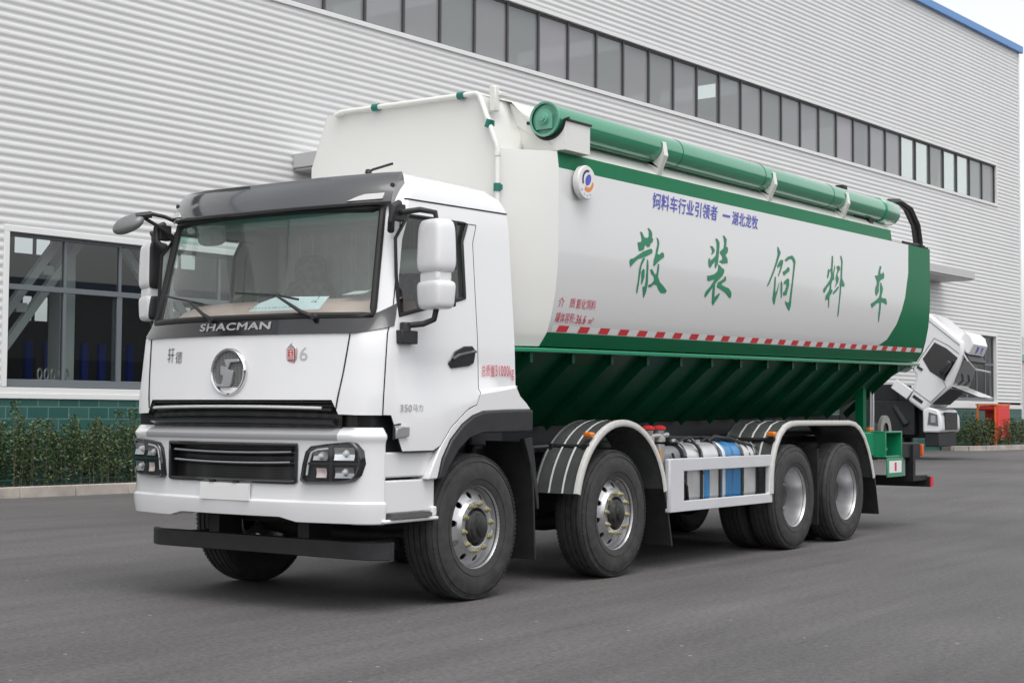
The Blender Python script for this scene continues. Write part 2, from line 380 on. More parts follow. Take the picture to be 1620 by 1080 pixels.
tr.box((W0-BS, -0.05, 1.53), (25-BS, 0.05, 1.62)); tr.box((W0-BS, -0.032, 1.62), (L1+.1-BS, 0.05, 1.715))
tr.box((L1+.1-BS, -0.032, 1.62), (25-BS, 0.05, 1.73)); tr.box((25-BS, -0.05, 1.66), (W1-BS, 0.05, 1.815))
tr.box((W1-.06-BS, -0.04, 1.9), (W1+.03-BS, 0.05, ZT))
tr.build('flashing', TRIM, fac, bevel=0.006)
pl = MB(); pl.box((W0-BS, -0.02, -0.2), (25-BS, 0.03, 1.529)); pl.box((25-BS, -0.02, -0.2), (W1-BS, 0.03, 1.659)); pl.build('plinth', TILE, fac)
# shell: end wall with a high opening, back wall with openings, roof, inner floor
sh = MB()
def wall_holes(mb, fn, a0, a1, z0, z1, holes, n=(0,0)):
    xs = sorted({a0, a1, *[h[0] for h in holes], *[h[1] for h in holes]}); zs = sorted({z0, z1, *[h[2] for h in holes], *[h[3] for h in holes]})
    for i in range(len(xs)-1):
        for j in range(len(zs)-1):
            cx, cz = (xs[i]+xs[i+1])/2, (zs[j]+zs[j+1])/2
            if any(h[0] < cx < h[1] and h[2] < cz < h[3] for h in holes): continue
            mb.add([fn(xs[i],zs[j]), fn(xs[i+1],zs[j]), fn(xs[i+1],zs[j+1]), fn(xs[i],zs[j+1])], [(0,1,2,3)])
DEEP = 22.0
wall_holes(sh, lambda a, z: (W1-BS, a, z), 0.02, DEEP, 0, ZT, [(1.5, 9.5, 9.2, 13.6)])
bh = []
for k in range(12):
    a = -22 + k*6; bh += [(a+.05, a+.72, 6.5, 7.1), (a+.87, a+1.5, 6.5, 7.1), (a+.40, a+.72, 4.3, 5.1), (a+.86, a+1.33, 4.3, 5.1)]
wall_holes(sh, lambda a, z: (a-BS, DEEP, z), W0, W1, 0, ZT, bh)
sh.add([(W0-BS,0.02,0),(W0-BS,DEEP,0),(W0-BS,DEEP,ZT),(W0-BS,0.02,ZT)], [(0,1,2,3)])
sh.add([(W0-BS,0.02,.3),(W1-BS,0.02,.3),(W1-BS,DEEP,.3),(W0-BS,DEEP,.3)], [(0,1,2,3)])
sh.build('hall_shell', INDARK, fac, recalc=False, smooth=0)
rf = MB()
for k in range(8):
    rf.box((W0-BS-.2+k*9.6, -0.02, ZT+.20), (W0-BS-.2+k*9.6+7.6, DEEP+.2, ZT+.245))
rf.box((W0-BS-.2, -0.015, ZT+.12), (W1-BS+.15, 1.2, ZT+.195)); rf.build('roof', mat('roof_sheet', (0.3,0.32,0.35), .5), fac)
fa = MB(); fa.box((W0-BS-.2, -0.14, ZT-.02), (W1-BS+.18, -0.02, ZT+.25)); fa.build('roof_fascia', ROOFB, fac, bevel=0.01)
# upper band: every bay a window of its own
step = 1.1644; nb = int((US1-US0)/step)
pr = MB(); pr.box((0.03, 0.09, UZ0+.001), (step-.03, 0.10, UZ1-.001)); 
fr_ = MB(); fr_.box((-0.03, 0.04, UZ0), (0.03, 0.16, UZ1)); fr_.box((0.03, 0.06, UZ1-.05), (step-.03, 0.15, UZ1)); fr_.box((0.03, 0.06, UZ0), (step-.03, 0.15, UZ0+.03))
w0 = fr_.build('window', MULL, fac); p0 = pr.build('pane', WINU, w0)
p_clear = bpy.data.objects.new('pane', p0.data.copy()); p_clear.data.materials.clear(); p_clear.data.materials.append(WINU2); COL.objects.link(p_clear)
def pane_of(m):
    q = bpy.data.objects.new('pane', p0.data.copy()); q.data.materials.clear(); q.data.materials.append(m); COL.objects.link(q); return q
p_b = pane_of(glass('upper_window_glass_cool', (0.60, 0.63, 0.63), 1.0, diffuse=(0.31, 0.325, 0.325), dmix=0.66)); p_c = pane_of(glass('upper_window_glass_warm', (0.65, 0.63, 0.66), 1.0, diffuse=(0.37, 0.36, 0.38), dmix=0.72))
for k in range(nb):
    s = US1 - (k+1)*step - .03
    if s < 4: break
    if k == 0: w = w0
    else: w = w0.copy(); COL.objects.link(w); w.parent = fac
    w.location = (s-BS, 0, 0)
    if k:
        src = p_clear if k in (2, 3, 4, 5, 6, 17) else (p_b if k % 5 in (1, 4) else p_c if k % 7 in (2, 3) else p0)
        p = src.copy(); COL.objects.link(p); p.parent = w
for q in (p_clear, p_b, p_c): bpy.data.objects.remove(q)
ej = MB(); ej.box((US1-.03-BS, 0.04, UZ0), (US1-BS, 0.16, UZ1)); ej.build('window_jamb', MULL, fac)
for q in range(8):
    cl = MB(); cl.box((US1-3.2-q*6.2-BS, 0.9, 0.3), (US1-2.9-q*6.2-BS, 1.25, ZT)); cl.build('column', STEEL, fac)
# lower windows
def lower_window(s0, s1, z0, z1, muls, bar, slide):
    f = MB(); w = 0.055
    f.box((s0-BS, .08, z0), (s1-BS, .16, z0+.13)); f.box((s0-BS, .08, z1-.06), (s1-BS, .16, z1))
    f.box((s0-BS, .08, z0+.13), (s0+.05-BS, .16, z1-.06)); f.box((s1-.05-BS, .08, z0+.13), (s1-BS, .16, z1-.06))
    f.box((s0+.05-BS, .075, bar-.045), (s1-.05-BS, .165, bar+.045))
    for i, m in enumerate(muls):
        f.box((m-w/2-BS, .082, bar+.045), (m+w/2-BS, .158, z1-.06)); ww = w*1.9 if i == slide else w
        f.box((m-ww/2-BS, .082, z0+.13), (m+ww/2-BS, .158, bar-.045))
        if i == slide: f.box((m-ww/2-.055-BS, .13, z0+.13), (m-ww/2-BS, .157, bar-.045))
    win = f.build('window', FRAME, fac, bevel=0.004)
    es = [s0+.05] + list(muls) + [s1-.05]
    for a, b in zip(es[:-1], es[1:]):
        for za, zb in ((z0+.13, bar-.045), (bar+.045, z1-.06)):
            p = MB(); p.box((a-BS, .11, za), (b-BS, .118, zb)); p.build('pane', WING, win)
lower_window(L0, L1, LZ0, LZ1, [6.95, 8.07, 9.2, 10.3], 3.37, 1)
lower_window(Q0, Q1, QZ0, QZ1, [44.3, 45.2, 46.1, 46.9], 3.3, 1)
# crossed bracing just inside the left window
for (a0, z0, a1, z1) in ((5.3, 1.42, 8.9, 6.12), (11.8, 0.85, 7.9, 5.42)):
    br = MB(); dv = Vector((a1-a0, 0, z1-z0)); n_ = Vector((-dv.z, 0, dv.x)).normalized()
    for off in (-0.17, 0.17):
        c0 = Vector((a0-BS, .75, z0)) + n_*off; c1 = c0 + dv
        br.add([tuple(c0-n_*.07), tuple(c1-n_*.07), tuple(c1+n_*.07), tuple(c0+n_*.07)] + [tuple(q+Vector((0,.12,0))) for q in (c0-n_*.07, c1-n_*.07, c1+n_*.07, c0+n_*.07)], [(0,1,2,3),(7,6,5,4),(0,4,5,1),(1,5,6,2),(2,6,7,3),(3,7,4,0)])
    for k in range(7):
        f = (k+.5)/7; c = Vector((a0-BS, .76, z0)) + dv*f; br.box((c.x-.12, .77, c.z-.09), (c.x+.09, .86, c.z+.07))
    br.build('brace', STEEL, fac)
# canopies over the doors
for s0, s1 in ((12.0, 17.5), (37.5, 42.7)):
    c = MB(); c.box((s0-BS, -1.25, 6.10), (s1-BS, -0.03, 6.38)); c.box((s0-BS+.05, -1.2, 6.05), (s1-BS-.05, -0.03, 6.098)); c.build('canopy', mat('canopy_grey', (0.50,0.50,0.50), .5), fac, bevel=0.01)
# blue racking posts and the row of small hoops stored behind the left window
BPOST = mat('blue_post', (0.02, 0.05, 0.34), 0.4)
rp = MB(); rp.box((-.07, -.05, 0), (.07, .05, 2.25)); rp.box((-.10, -.10, 0), (.10, .10, .03)); rp.box((-.075, -.055, 2.25), (.075, .055, 2.28))
rp0 = rp.build('blue_post', BPOST, bevel=0.004)
wh_ = ['first', 'second', 'third', 'fourth', 'fifth']
for i, s in enumerate((7.38, 7.77, 8.56, 8.94, 9.58)):
    o = rp0 if i == 0 else rp0.copy()
    if i: COL.objects.link(o)
    o.location = B(s, 15.6, 0.3); o.rotation_euler = (0,0,BY); 
    tag(o, 'blue steel storage post seen through the lower left window, %s from the left' % wh_[i], 'post', 'blue posts inside the hall')
hp = MB(); hp.tube([(0.07*math.cos(a), 0, .09+0.09*math.sin(a)) for a in np.linspace(0, 2*math.pi, 17)[:-1]], 0.016, 6, closed=True)
hp0 = hp.build('metal_hoop', mat('galvanised', (0.5,0.5,0.48), .4, metal=.4))
for i in range(5):
    o = hp0 if i == 0 else hp0.copy()
    if i: COL.objects.link(o)
    o.location = B(6.62+i*.13, 14.08, 1.86); o.rotation_euler = (0, 0, BY+.5)
    tag(o, 'small pale metal hoop on the lower left window sill, %s in its row' % wh_[i], 'hoop', 'hoops on the window sill')
shf = MB(); shf.box((6.5-BS, .17, 1.83), (9.0-BS, .45, 1.858)); shf.build('inner_sill', STEEL, fac)

# --- hedges
HG = [mat('hedge_leaf_dark', (0.030, 0.054, 0.020), .55), mat('hedge_leaf_mid', (0.060, 0.098, 0.032), .5), mat('hedge_leaf_light', (0.115, 0.160, 0.050), .5), mat('hedge_stem', (0.13, 0.11, 0.075), .8)]
def hedge(s0, s1, dfun, zf, h, per, leaves, label, lsz=.03):
    mb = MB(); s = s0
    n = int((s1-s0)/per)
    for row in range(3):
        for i in range(n):
            cs = s0 + (i + rng.uniform(.1,.9))*per; cd = dfun(cs) + .16 + row*.27 + rng.uniform(-.09,.09); hh = h*(rng.uniform(.70,1.05) if rng.uniform() > .08 else rng.uniform(1.1,1.25)); z0 = zf(cs)
            base = B(cs, cd, z0)
            for st in range(2):
                tp = base + BD*rng.uniform(-.09,.09) + BN*rng.uniform(-.06,.06) + Vector((0,0,hh*rng.uniform(.75,1)))
                bb = base + BD*rng.uniform(-.05,.05); q = BD*.006
                mb.add([tuple(bb-q), tuple(bb+q), tuple(tp+q*.5), tuple(tp-q*.5)], [(0,1,2,3)], 3)
            N = leaves; t = rng.beta(1.5, 1.15, N); 
            rad = .085*(0.6+.7*np.sin(np.pi*np.clip(t,.05,.95)))
            ang = rng.uniform(0, 2*np.pi, N); rr = rad*np.sqrt(rng.uniform(0,1,N))*1.25
            for k in range(N):
                p = base + BD*(rr[k]*math.cos(ang[k])) + BN*(rr[k]*math.sin(ang[k])) + Vector((0,0,.10+t[k]*(hh-.10)))
                a = rng.normal(size=3); a[2] = a[2]*.6+.15; a /= np.linalg.norm(a); c = np.cross(a, rng.normal(size=3)); c /= np.linalg.norm(c)
                L = lsz*rng.uniform(.6,1.25); Wd = L*.48; A = Vector(a)*L; Cc = Vector(c)*Wd
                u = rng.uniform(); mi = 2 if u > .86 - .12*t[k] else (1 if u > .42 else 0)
                mb.add([tuple(p-A), tuple(p+Cc), tuple(p+A), tuple(p-Cc)], [(0,1,2,3)], mi)
    o = mb.build('hedge', HG, recalc=False, smooth=0); tag(o, label, 'hedge'); return o
hedge(2.4, 10.6, lambda s: 12.6, lambda s: .09, 1.16, .20, 300, 'loose leafy green hedge behind the kerb below the large window left of the truck')
hedge(42.7, 51.5, lambda s: 12.62 - max(0, s-43)*.11, lambda s: .29, 1.0, .24, 130, 'loose green hedge around the orange cabinet at the far corner of the factory', .04)

# --- orange and red hose cabinet standing in the far hedge
cab_o = empty('hose_cabinet', B(44.6, 12.6, .26), BY)
tag(cab_o, 'open orange metal cabinet with a bright red front on orange legs in the far hedge', 'cabinet')
OR = mat('cabinet_orange', (0.72, 0.17, 0.03), .4); RD = mat('cabinet_red', (0.66, 0.035, 0.03), .4)
c = MB()
for x in (0, 1.24):
    for y in (0, .64): c.box((x,y,.33),(x+.06,y+.06,1.50))
c.box((-.03,-.03,1.501),(1.33,.73,1.56)); c.box((0,0,.27),(1.30,.70,.329)); c.build('frame', OR, cab_o, bevel=.005)
c = MB(); c.box((.07,-.02,.34),(1.23,.02,1.49)); c.box((.12,-.035,.42),(1.18,-.02,1.42)); c.build('door', RD, cab_o, bevel=.01)
c = MB(); c.box((.62,.06,.40),(.66,.64,1.49)); c.tube([(.10,.08,1.40),(.10,.62,1.40)], .09, 12); c.build('hose_reel', RD, cab_o)
for x in (0, 1.24):
    for y in (0, .64):
        c = MB(); c.box((x,y,-.1),(x+.06,y+.06,.269)); c.build('leg', OR, cab_o)

# --- unseen hall added behind the camera, just to reflect in paint and glass
oh = empty('reflection_hall', (-60, -46, 0)); tag(oh, 'long grey unseen hall added behind the camera for reflections in the truck paint', 'building')
c = MB(); c.box((0,-20,-.2),(170,0,8.5)); c.build('wall', mat('reflection_hall_wall', (0.20,0.205,0.21), .6, var=.1, vscale=.2), oh)
c = MB(); c.box((-.5,-20.5,8.5),(170.5,.4,9.1)); c.build('eaves', mat('reflection_hall_eaves', (.12,.2,.34), .5), oh)
for k in range(20):
    c = MB(); c.box((4+k*8.2,.0,1.2),(10+k*8.2,.06,4.4)); c.build('window', mat('reflection_hall_window', (.03,.035,.04), .15), oh)
# ------------------------------------------------------------------ the feed truck: x runs back from the front axle, the near side is -y
truck = empty('feed_truck', (0, 0, 0))
tag(truck, 'large white and green bulk feed tank truck with a white cab, parked across the yard', 'truck')
D_ = 1.05; RW = D_/2
AX = [0.0, 1.961, 5.363, 6.715]

# --- wheels
def tyre_mesh(w=0.295):
    h = w/2; p = [(.286,-h+.045),(.30,-h+.012),(.33,-h+.002),(.40,-h-.006),(.455,-h+.002),(.495,-h+.022),(.508,-h+.026),(.515,-h+.035),(.521,-h+.045)]
    gro = [-.075,-.025,.025,.075]
    for gq in gro: p += [(.5245,gq-.007),(.512,gq-.0055),(.512,gq+.0055),(.5245,gq+.007)]
    p += [(.521,h-.045),(.515,h-.035),(.508,h-.026),(.495,h-.022),(.455,h-.002),(.40,h+.006),(.33,h-.002),(.30,h-.012),(.286,h-.045)]
    mb = MB(); mb.lathe(p, (0,0,0), 1, 96)
    for k in range(96):      # shoulder blocks
        a = 2*math.pi*k/96
        for sgn in (-1, 1):
            m = Matrix.Rotation(-a, 3, 'Y'); 
            vs = [Vector((.5035+dx, sgn*(h-.024)+dy, dz)) for dx in (0,.0075) for dy in (-.006,.006) for dz in (-.011,.011)]
            mb.add([tuple(m @ v) for v in vs], [(0,1,3,2),(4,6,7,5),(0,4,5,1),(2,3,7,6),(0,2,6,4),(1,5,7,3)])
    # raised lettering rings on the wall
    for sgn in (-1,1):
        mb.lathe([(.345,sgn*(h-.001)),(.345,sgn*(h+.004)),(.350,sgn*(h+.004)),(.350,sgn*(h-.001))], (0,0,0), 1, 72)
        mb.lathe([(.468,sgn*(h-.008)),(.468,sgn*(h-.001)),(.474,sgn*(h-.003)),(.474,sgn*(h-.012))], (0,0,0), 1, 72)
    return mb
def disc_ring(mb, r0, r1, rh, rad, y0, y1, yf, n=10, mi=0):
    """conical ring r0..r1 with n round holes of radius rad at rh; yf(r) gives the offset"""
    K = 20
    for k in range(n):
        a0 = 2*math.pi*k/n; da = math.pi/n; hc = (rh*math.cos(a0), rh*math.sin(a0)); outer = []; inner = []
        # sector boundary sampled around the hole centre
        bd = [];
        for i in range(8): bd.append((r1, -da + 2*da*i/8))
        for i in range(6): bd.append((r1-(r1-r0)*i/6, da))
        for i in range(8): bd.append((r0, da-2*da*i/8))
        for i in range(6): bd.append((r0+(r1-r0)*i/6, -da))
        vs = []
        for r, t in bd:
            x, z = r*math.cos(a0+t), r*math.sin(a0+t); dx, dz = x-hc[0], z-hc[1]; L = math.hypot(dx, dz)
            hx, hz = hc[0]+dx/L*rad, hc[1]+dz/L*rad; hr = math.hypot(hx, hz)
            vs += [(x, yf(r), z), (hx, yf(hr), hz), (hx, yf(hr)+.012*(1 if y1 > y0 else -1), hz)]
        N = len(bd); fs = []
        for i in range(N):
            j = (i+1) % N; fs += [(3*i, 3*j, 3*j+1, 3*i+1), (3*i+1, 3*j+1, 3*j+2, 3*i+2)]
        mb.add(vs, fs, mi)
def front_wheel():
    """outer face towards -y, tyre centred on y=0 (outer wall at -.15)"""
    w = empty('wheel'); tyre_mesh().build('tyre', RUBBER, w, recalc=True)
    mb = MB()
    mb.lathe([(.262,.12),(.285,.10),(.305,.108),(.306,.118)], (0,0,0), 1, 64)
    mb.lathe([(.288,-.105),(.306,-.120),(.307,-.128),(.298,-.130),(.291,-.118),(.286,-.085),(.279,-.055),(.276,.02),(.262,.12)], (0,0,0), 1, 64)
    yf = lambda r: float(np.interp(r, [.185,.215,.252,.276], [-.128,-.105,-.075,-.058]))
    disc_ring(mb, .205, .255, .229, .0235, 0, 1, yf)
    mb.lathe([(.255,yf(.255)),(.268,-.065),(.279,-.055)], (0,0,0), 1, 60)
    mb.lathe([(.205,yf(.205)),(.196,-.126),(.186,-.137),(.150,-.139),(.138,-.135),(.136,-.110)], (0,0,0), 1, 60)
    mb.build('rim', ALLOY, w, recalc=True, doubles=True)
    hb = MB(); hb.lathe([(.136,-.10),(.120,-.118),(.112,-.142),(.098,-.150),(.092,-.168),(.060,-.176),(.056,-.190),(.03,-.196),(.001,-.196)], (0,0,0), 1, 40)
    hb.build('hub', HUBM, w)
    for k in range(10):
        a = 2*math.pi*(k+.5)/10; c = (.1675*math.cos(a), 0, .1675*math.sin(a)); nb_ = MB()
        nb_.lathe([(.001,-.172),(.010,-.172),(.011,-.162),(.0165,-.160),(.0165,-.150),(.024,-.146),(.024,-.138)], c, 1, 6, a0=.3, a1=.3+2*math.pi)
        nb_.build('wheel_nut', BRASS, w, smooth=25)
    return w
def dual_wheel():
    w = empty('wheel'); tyre_mesh(.29).build('tyre', RUBBER, w)
    t2 = tyre_mesh(.29); t2.v = [(x, y+.335, z) for x, y, z in t2.v]; t2.build('tyre', RUBBER, w)
    mb = MB()
    mb.lathe([(.288,-.105),(.306,-.118),(.307,-.127),(.297,-.129),(.290,-.116),(.284,-.07),(.272,-.03),(.268,.07),(.255,.095)], (0,0,0), 1, 64)
    yf = lambda r: float(np.interp(r, [.18,.2,.255], [.135,.125,.095]))
    disc_ring(mb, .205, .255, .229, .030, 0, 1, yf)
    mb.lathe([(.205,yf(.205)),(.19,.131),(.155,.133),(.12,.128)], (0,0,0), 1, 60)
    mb.lathe([(.262,.23),(.290,.21),(.306,.2),(.262,.42),(.306,.46)], (0,0,0), 1, 48)
    mb.build('rim', ALLOY, w, doubles=True)
    hb = MB(); hb.lathe([(.15,.14),(.145,.06),(.13,.03),(.115,.0),(.07,-.012),(.001,-.014)], (0,0,0), 1, 36); hb.build('hub', HUBM, w)
    for k in range(10):
        a = 2*math.pi*(k+.5)/10; c = (.1675*math.cos(a), .27, .1675*math.sin(a)); nb_ = MB()
        nb_.lathe([(.001,-.190),(.010,-.190),(.011,-.172),(.0165,-.170),(.0165,-.140)], c, 1, 6); nb_.build('wheel_nut', HUBM, w, smooth=25)
    return w
fw = front_wheel(); dw = dual_wheel()
def put(w, x, y, far, spin, first=False):
    o = w if first else copy_tree(w)
    o.parent = truck; o.location = (x, y, RW); o.rotation_euler = (0, spin, math.pi if far else 0)
    return o
put(fw, AX[0], -1.17+.148, False, .15, True); put(fw, AX[1], -1.17+.148, False, .42)
put(fw, AX[0], 1.17-.148, True, .3); put(fw, AX[1], 1.17-.148, True, .1)
put(dw, AX[2], -1.24+.146, False, .2, True); put(dw, AX[3], -1.24+.146, False, .55)
put(dw, AX[2], 1.24-.146, True, .3); put(dw, AX[3], 1.24-.146, True, .1)

# --- chassis
c = MB()
for s in (-1, 1):
    c.box((-1.0, s*.43-.04, .76), (9.2, s*.43+.04, 1.03))
for x in (-.95, .9, 2.6, 4.2, 6.0, 7.9, 9.1): c.box((x-.06, -.39, .80), (x+.06, .39, 1.0))
c.build('chassis_frame', NAVY, truck, bevel=.008)
for i, x in enumerate(AX):
    a = MB(); a.tube([(x, -.9, RW-.04 if i < 2 else RW), (x, -.45, RW-.10 if i < 2 else RW), (x, .45, RW-.10 if i < 2 else RW), (x, .9, RW-.04 if i < 2 else RW)], .075 if i < 2 else .10, 10)
    if i > 1: a.lathe([(.01,-.26),(.12,-.25),(.21,-.14),(.235,0),(.21,.14),(.12,.25),(.01,.26)], (x,0,RW), 0, 20)
    for s in (-1, 1):
        a.box((x-.72, s*.43-.045, .60), (x+.72, s*.43+.045, .70)); a.box((x-.16, s*.43-.06, .48), (x+.16, s*.43+.06, .78))
    a.build('axle', DARK, truck)
eng = MB(); eng.box((-.85,-.36,.55),(.45,.36,1.28)); eng.box((-1.0,-.38,.62),(-.87,.38,1.25)); eng.box((.45,-.25,.5),(1.3,.25,.95)); eng.lathe([(.01,0),(.05,0),(.05,3.9),(.01,3.9)],(1.3,0,.72),0,12)
eng.box((-.45,-.95,.50),(.55,-.50,.62)); eng.box((.45,-.80,.62),(.95,-.50,1.1))
eng.box((.47,-.75,.95),(.92,.75,1.55)); eng.build('engine', DARK, truck, bevel=.03)

# --- cab shell: plan outlines by height, columns from the near rear corner round the front to the far rear corner
CP = [  # z, Xf, P0x, P0y, Cx, Cy, P2x, Ys
 (0.60,-1.345,-1.225,.97,-1.19,1.135,-1.07,1.175),
 (1.08,-1.345,-1.225,.97,-1.185,1.14,-1.04,1.185),
 (1.42,-1.345,-1.222,.97,-1.17,1.145,-1.03,1.19),
 (1.865,-1.300,-1.165,.99,-1.11,1.14,-.99,1.175),
 (1.985,-1.268,-1.045,1.04,-1.01,1.13,-.95,1.165),
 (2.73,-1.105,-.885,.985,-.86,1.075,-.80,1.112),
 (2.85,-1.03,-.84,.96,-.79,1.05,-.72,1.09),
 (2.93,-.93,-.77,.91,-.70,1.00,-.62,1.045),
 (3.00,-.78,-.66,.83,-.60,.92,-.54,.96),
 (3.045,-.60,-.52,.68,-.46,.77,-.42,.80)]
CZ = [p[0] for p in CP]; CPA = np.array(CP)
def cpar(z): return [float(np.interp(z, CZ, CPA[:, k])) for k in range(1, 8)]
def plan_front(t, z):            # t in -1..1 across the front
    Xf, px, py, *_ = cpar(z); pw = 2.0 + 0.7*float(np.clip((z-1.8)/.2, 0, 1))
    return (Xf + (px-Xf)*abs(t)**pw, t*py)
def plan_corner(q, z, s):        # q 0..1 round the corner, s = side sign
    Xf, px, py, cx, cy, p2, ys = cpar(z)
    a, b, d = (1-q)**2, 2*q*(1-q), q*q
    return (a*px+b*cx+d*p2, s*(a*py+b*cy+d*ys))
def planx(y, z):                 # x of the front surface at a given y
    Xf, px, py, cx, cy, p2, ys = cpar(z); ay = abs(y)
    if ay <= py: return plan_front(ay/py, z)[0]
    lo, hi = 0.0, 1.0
    for _ in range(30):
        m = (lo+hi)/2
        if plan_corner(m, z, 1)[1] < ay: lo = m
        else: hi = m
    return plan_corner(lo, z, 1)[0]
FT = [-1,-.94,-.887,-.76,-.62,-.48,-.34,-.2,-.07,.07,.2,.34,.48,.62,.76,.887,.94,1]
CQ = [.2,.4,.6,.8,1.0]
SX = [-.93,-.78,-.64,-.59,-.51,-.386,-.28,-.216,-.17,-.087,-.04,.10,.25,.44]
SB = [1.08,1.08,1.08,1.08,1.112,1.242,1.31,1.353,1.375,1.40,1.48,1.497,1.513,1.535]
COLS = [('s', i, -1) for i in range(len(SX)-1, -1, -1)] + [('c', q, -1) for q in CQ[::-1]] + [('f', t, 0) for t in FT] + [('c', q, 1) for q in CQ] + [('s', i, 1) for i in range(len(SX))]
LV = ['bot','cl','ch','mid','beltlow','sill','glow','g2','g3','head','eave','r1','r2','r3','r4']
def side_z(lv, x, i):
    f = (x+1.05)/1.49; cr = 1.448 + .095*f
    if lv == 'bot': return SB[i] if i is not None else 1.08
    sill = float(np.interp(x, [-.95,-.17], [1.985, 2.157])); head = 2.685 + .02*f
    z = {'cl': cr-.065, 'ch': cr, 'mid': 1.70, 'beltlow': 1.87, 'sill': sill, 'glow': sill+.05, 'g2': sill+(head-sill)*.4, 'g3': sill+(head-sill)*.75, 'head': head, 'eave': 2.80+.03*f, 'r1': 2.87, 'r2': 2.93, 'r3': 3.00, 'r4': 3.045}[lv]
    return z
FZ = {'bot': 1.42,'cl': 1.47,'ch': 1.53,'mid': 1.70,'beltlow': 1.865,'sill': 1.985,'glow': 2.04,'g2': 2.26,'g3': 2.52,'head': 2.73,'eave': 2.80,'r1': 2.87,'r2': 2.93,'r3': 3.00,'r4': 3.045}
def cabpt(lv, col):
    k, v, s = col
    if k == 'f':
        z = FZ[lv]
        if lv == 'bot' and abs(v) > .89: z = 1.325 - .02*(abs(v)-.9)
        x, y = plan_front(v, z); return (x, y, z)
    if k == 'c':
        zf = 1.32 if lv == 'bot' else FZ[lv]; zs = side_z(lv, -.95, None) if lv != 'bot' else 1.32; z = zf + (zs-zf)*v
        if lv == 'bot': z = 1.32
        x, y = plan_corner(v, z, s); return (x, y, z)
    x = SX[v]; z = side_z(lv, x, v); 
    ys = cpar(z)[6]
    if lv in ('bot', 'cl'): z = z if lv == 'bot' else max(z, SB[v]+.004); ys += .018
    if lv == 'ch': z = max(z, SB[v]+.012)
    p2 = cpar(z)[5]
    if lv in ('r1','r2','r3','r4','eave','head'):
        rear = {'head': .44,'eave': .44,'r1': .435,'r2': .41,'r3': .33,'r4': .2}[lv]
        f = (x - SX[0])/(SX[-1]-SX[0]); x = p2+.03 + f*(rear-p2-.03)
    return (x, s*ys, z)
GRIDP = [[cabpt(lv, c) for c in COLS] for lv in LV]
_m = MB(); _m.grid(GRIDP); _tmp = bpy.data.meshes.new('t'); _tmp.from_pydata(_m.v, [], _m.f)
NRM = [np.array(v.normal) for v in _tmp.vertices]; bpy.data.meshes.remove(_tmp)
NC = len(COLS); NL = len(LV)
for i in range(NL):
    for j in range(NC):
        n = NRM[i*NC+j]; p = np.array(GRIDP[i][j])
        if np.dot(n, p - np.array([-.3, 0, 2.0])) < 0: NRM[i*NC+j] = -n
def cp(i, j, off=0.0):
    p = np.array(GRIDP[i][j]) + NRM[i*NC+j]*off; return tuple(p)
def cpatch(mb, i0, i1, j0, j1, off=0.0, skip=None, mi=0):
    mb.grid([[cp(i, j, off) for j in range(j0, j1+1)] for i in range(i0, i1+1)], mi, skip=(lambda a, b: skip(a+i0, b+j0)) if skip else None)
li = {n: k for k, n in enumerate(LV)}
nS = len(SX); jW0 = nS + len(CQ); jW1 = jW0 + len(FT) - 1            # windscreen columns
near_side = lambda i_x: nS-1-i_x; far_side = lambda i_x: jW1 + len(CQ) + 1 + i_x
iWF, iWR, iDR = SX.index(-.93), SX.index(-.17), SX.index(-.04)
def is_ws(i, j): return li['sill'] <= i < li['head'] and jW0 <= j < jW1
def is_sw(i, j):
    if not (li['sill'] <= i < li['head']): return False
    return near_side(iWR) <= j < near_side(iWF) or far_side(iWF) <= j < far_side(iWR)
jDn0, jDn1 = near_side(iDR), nS + 1          # door columns: to the 3rd corner column
jDf0, jDf1 = far_side(0) - 2, far_side(iDR)
def is_door(i, j): return i < li['head'] + 0 and (jDn0 <= j < jDn1 or jDf0 <= j < jDf1)
def is_band(i, j): return i == li['beltlow'] and jW0 <= j < jW1
def is_grid_front(i, j): return i == 0 and False
sh = MB()
sh.grid(GRIDP, skip=lambda i, j: is_ws(i, j) or is_sw(i, j) or is_door(i, j) or is_band(i, j))
top = [GRIDP[-1][j] for j in range(NC)]; sh.add(top, [tuple(range(NC))])
cab = sh.build('cab', WHITE, truck, smooth=42, doubles=True)
rw = MB(); L = [GRIDP[i][0] for i in range(NL)]; Rr = [GRIDP[i][-1] for i in range(NL)]
rw.grid([[a, b] for a, b in zip(L, Rr)]); rw.build('rear_wall', WHITE, cab)
# doors
def door(j0, j1, near):
    d = MB(); cpatch(d, 0, li['head'], j0, j1, .006, skip=lambda i, j: is_sw(i, j))
    nrm = MB()
    do = d.build('door', WHITE, truck, smooth=42, doubles=True)
    sm = MB()
    edge = [cp(i, j0, .004) for i in range(0, li['head']+1)] + [cp(li['head'], j, .004) for j in range(j0, j1+1)] + [cp(i, j1, .004) for i in range(li['head'], -1, -1)] + [cp(0, j, .004) for j in range(j1, j0-1, -1)]
    sm.tube(edge, .0042, 5, closed=True); sm.build('door_seal', SEAL, do)
    a, b = (near_side(iWR), near_side(iWF)) if near else (far_side(iWF), far_side(iWR))
    gl = MB(); cpatch(gl, li['sill'], li['head'], a, b, -.012); gl.build('window', SIDEG, do, recalc=False)
    lp = [cp(i, a, .005) for i in range(li['sill'], li['head']+1)] + [cp(li['head'], j, .005) for j in range(a+1, b+1)] + [cp(i, b, .005) for i in range(li['head']-1, li['sill']-1, -1)] + [cp(li['sill'], j, .005) for j in range(b-1, a, -1)]
    P = [Vector(p) for p in lp]; ctr = sum(P, Vector())/len(P); out = []
    for k, p in enumerate(P):       # pull the corners in so that the frame reads rounded
        out.append(p)
    fr = MB(); fr.tube(out, .013, 6, closed=True)
    # quarter fillets in the four corners
    fr.build('window_frame', SEAL, do)
    return do
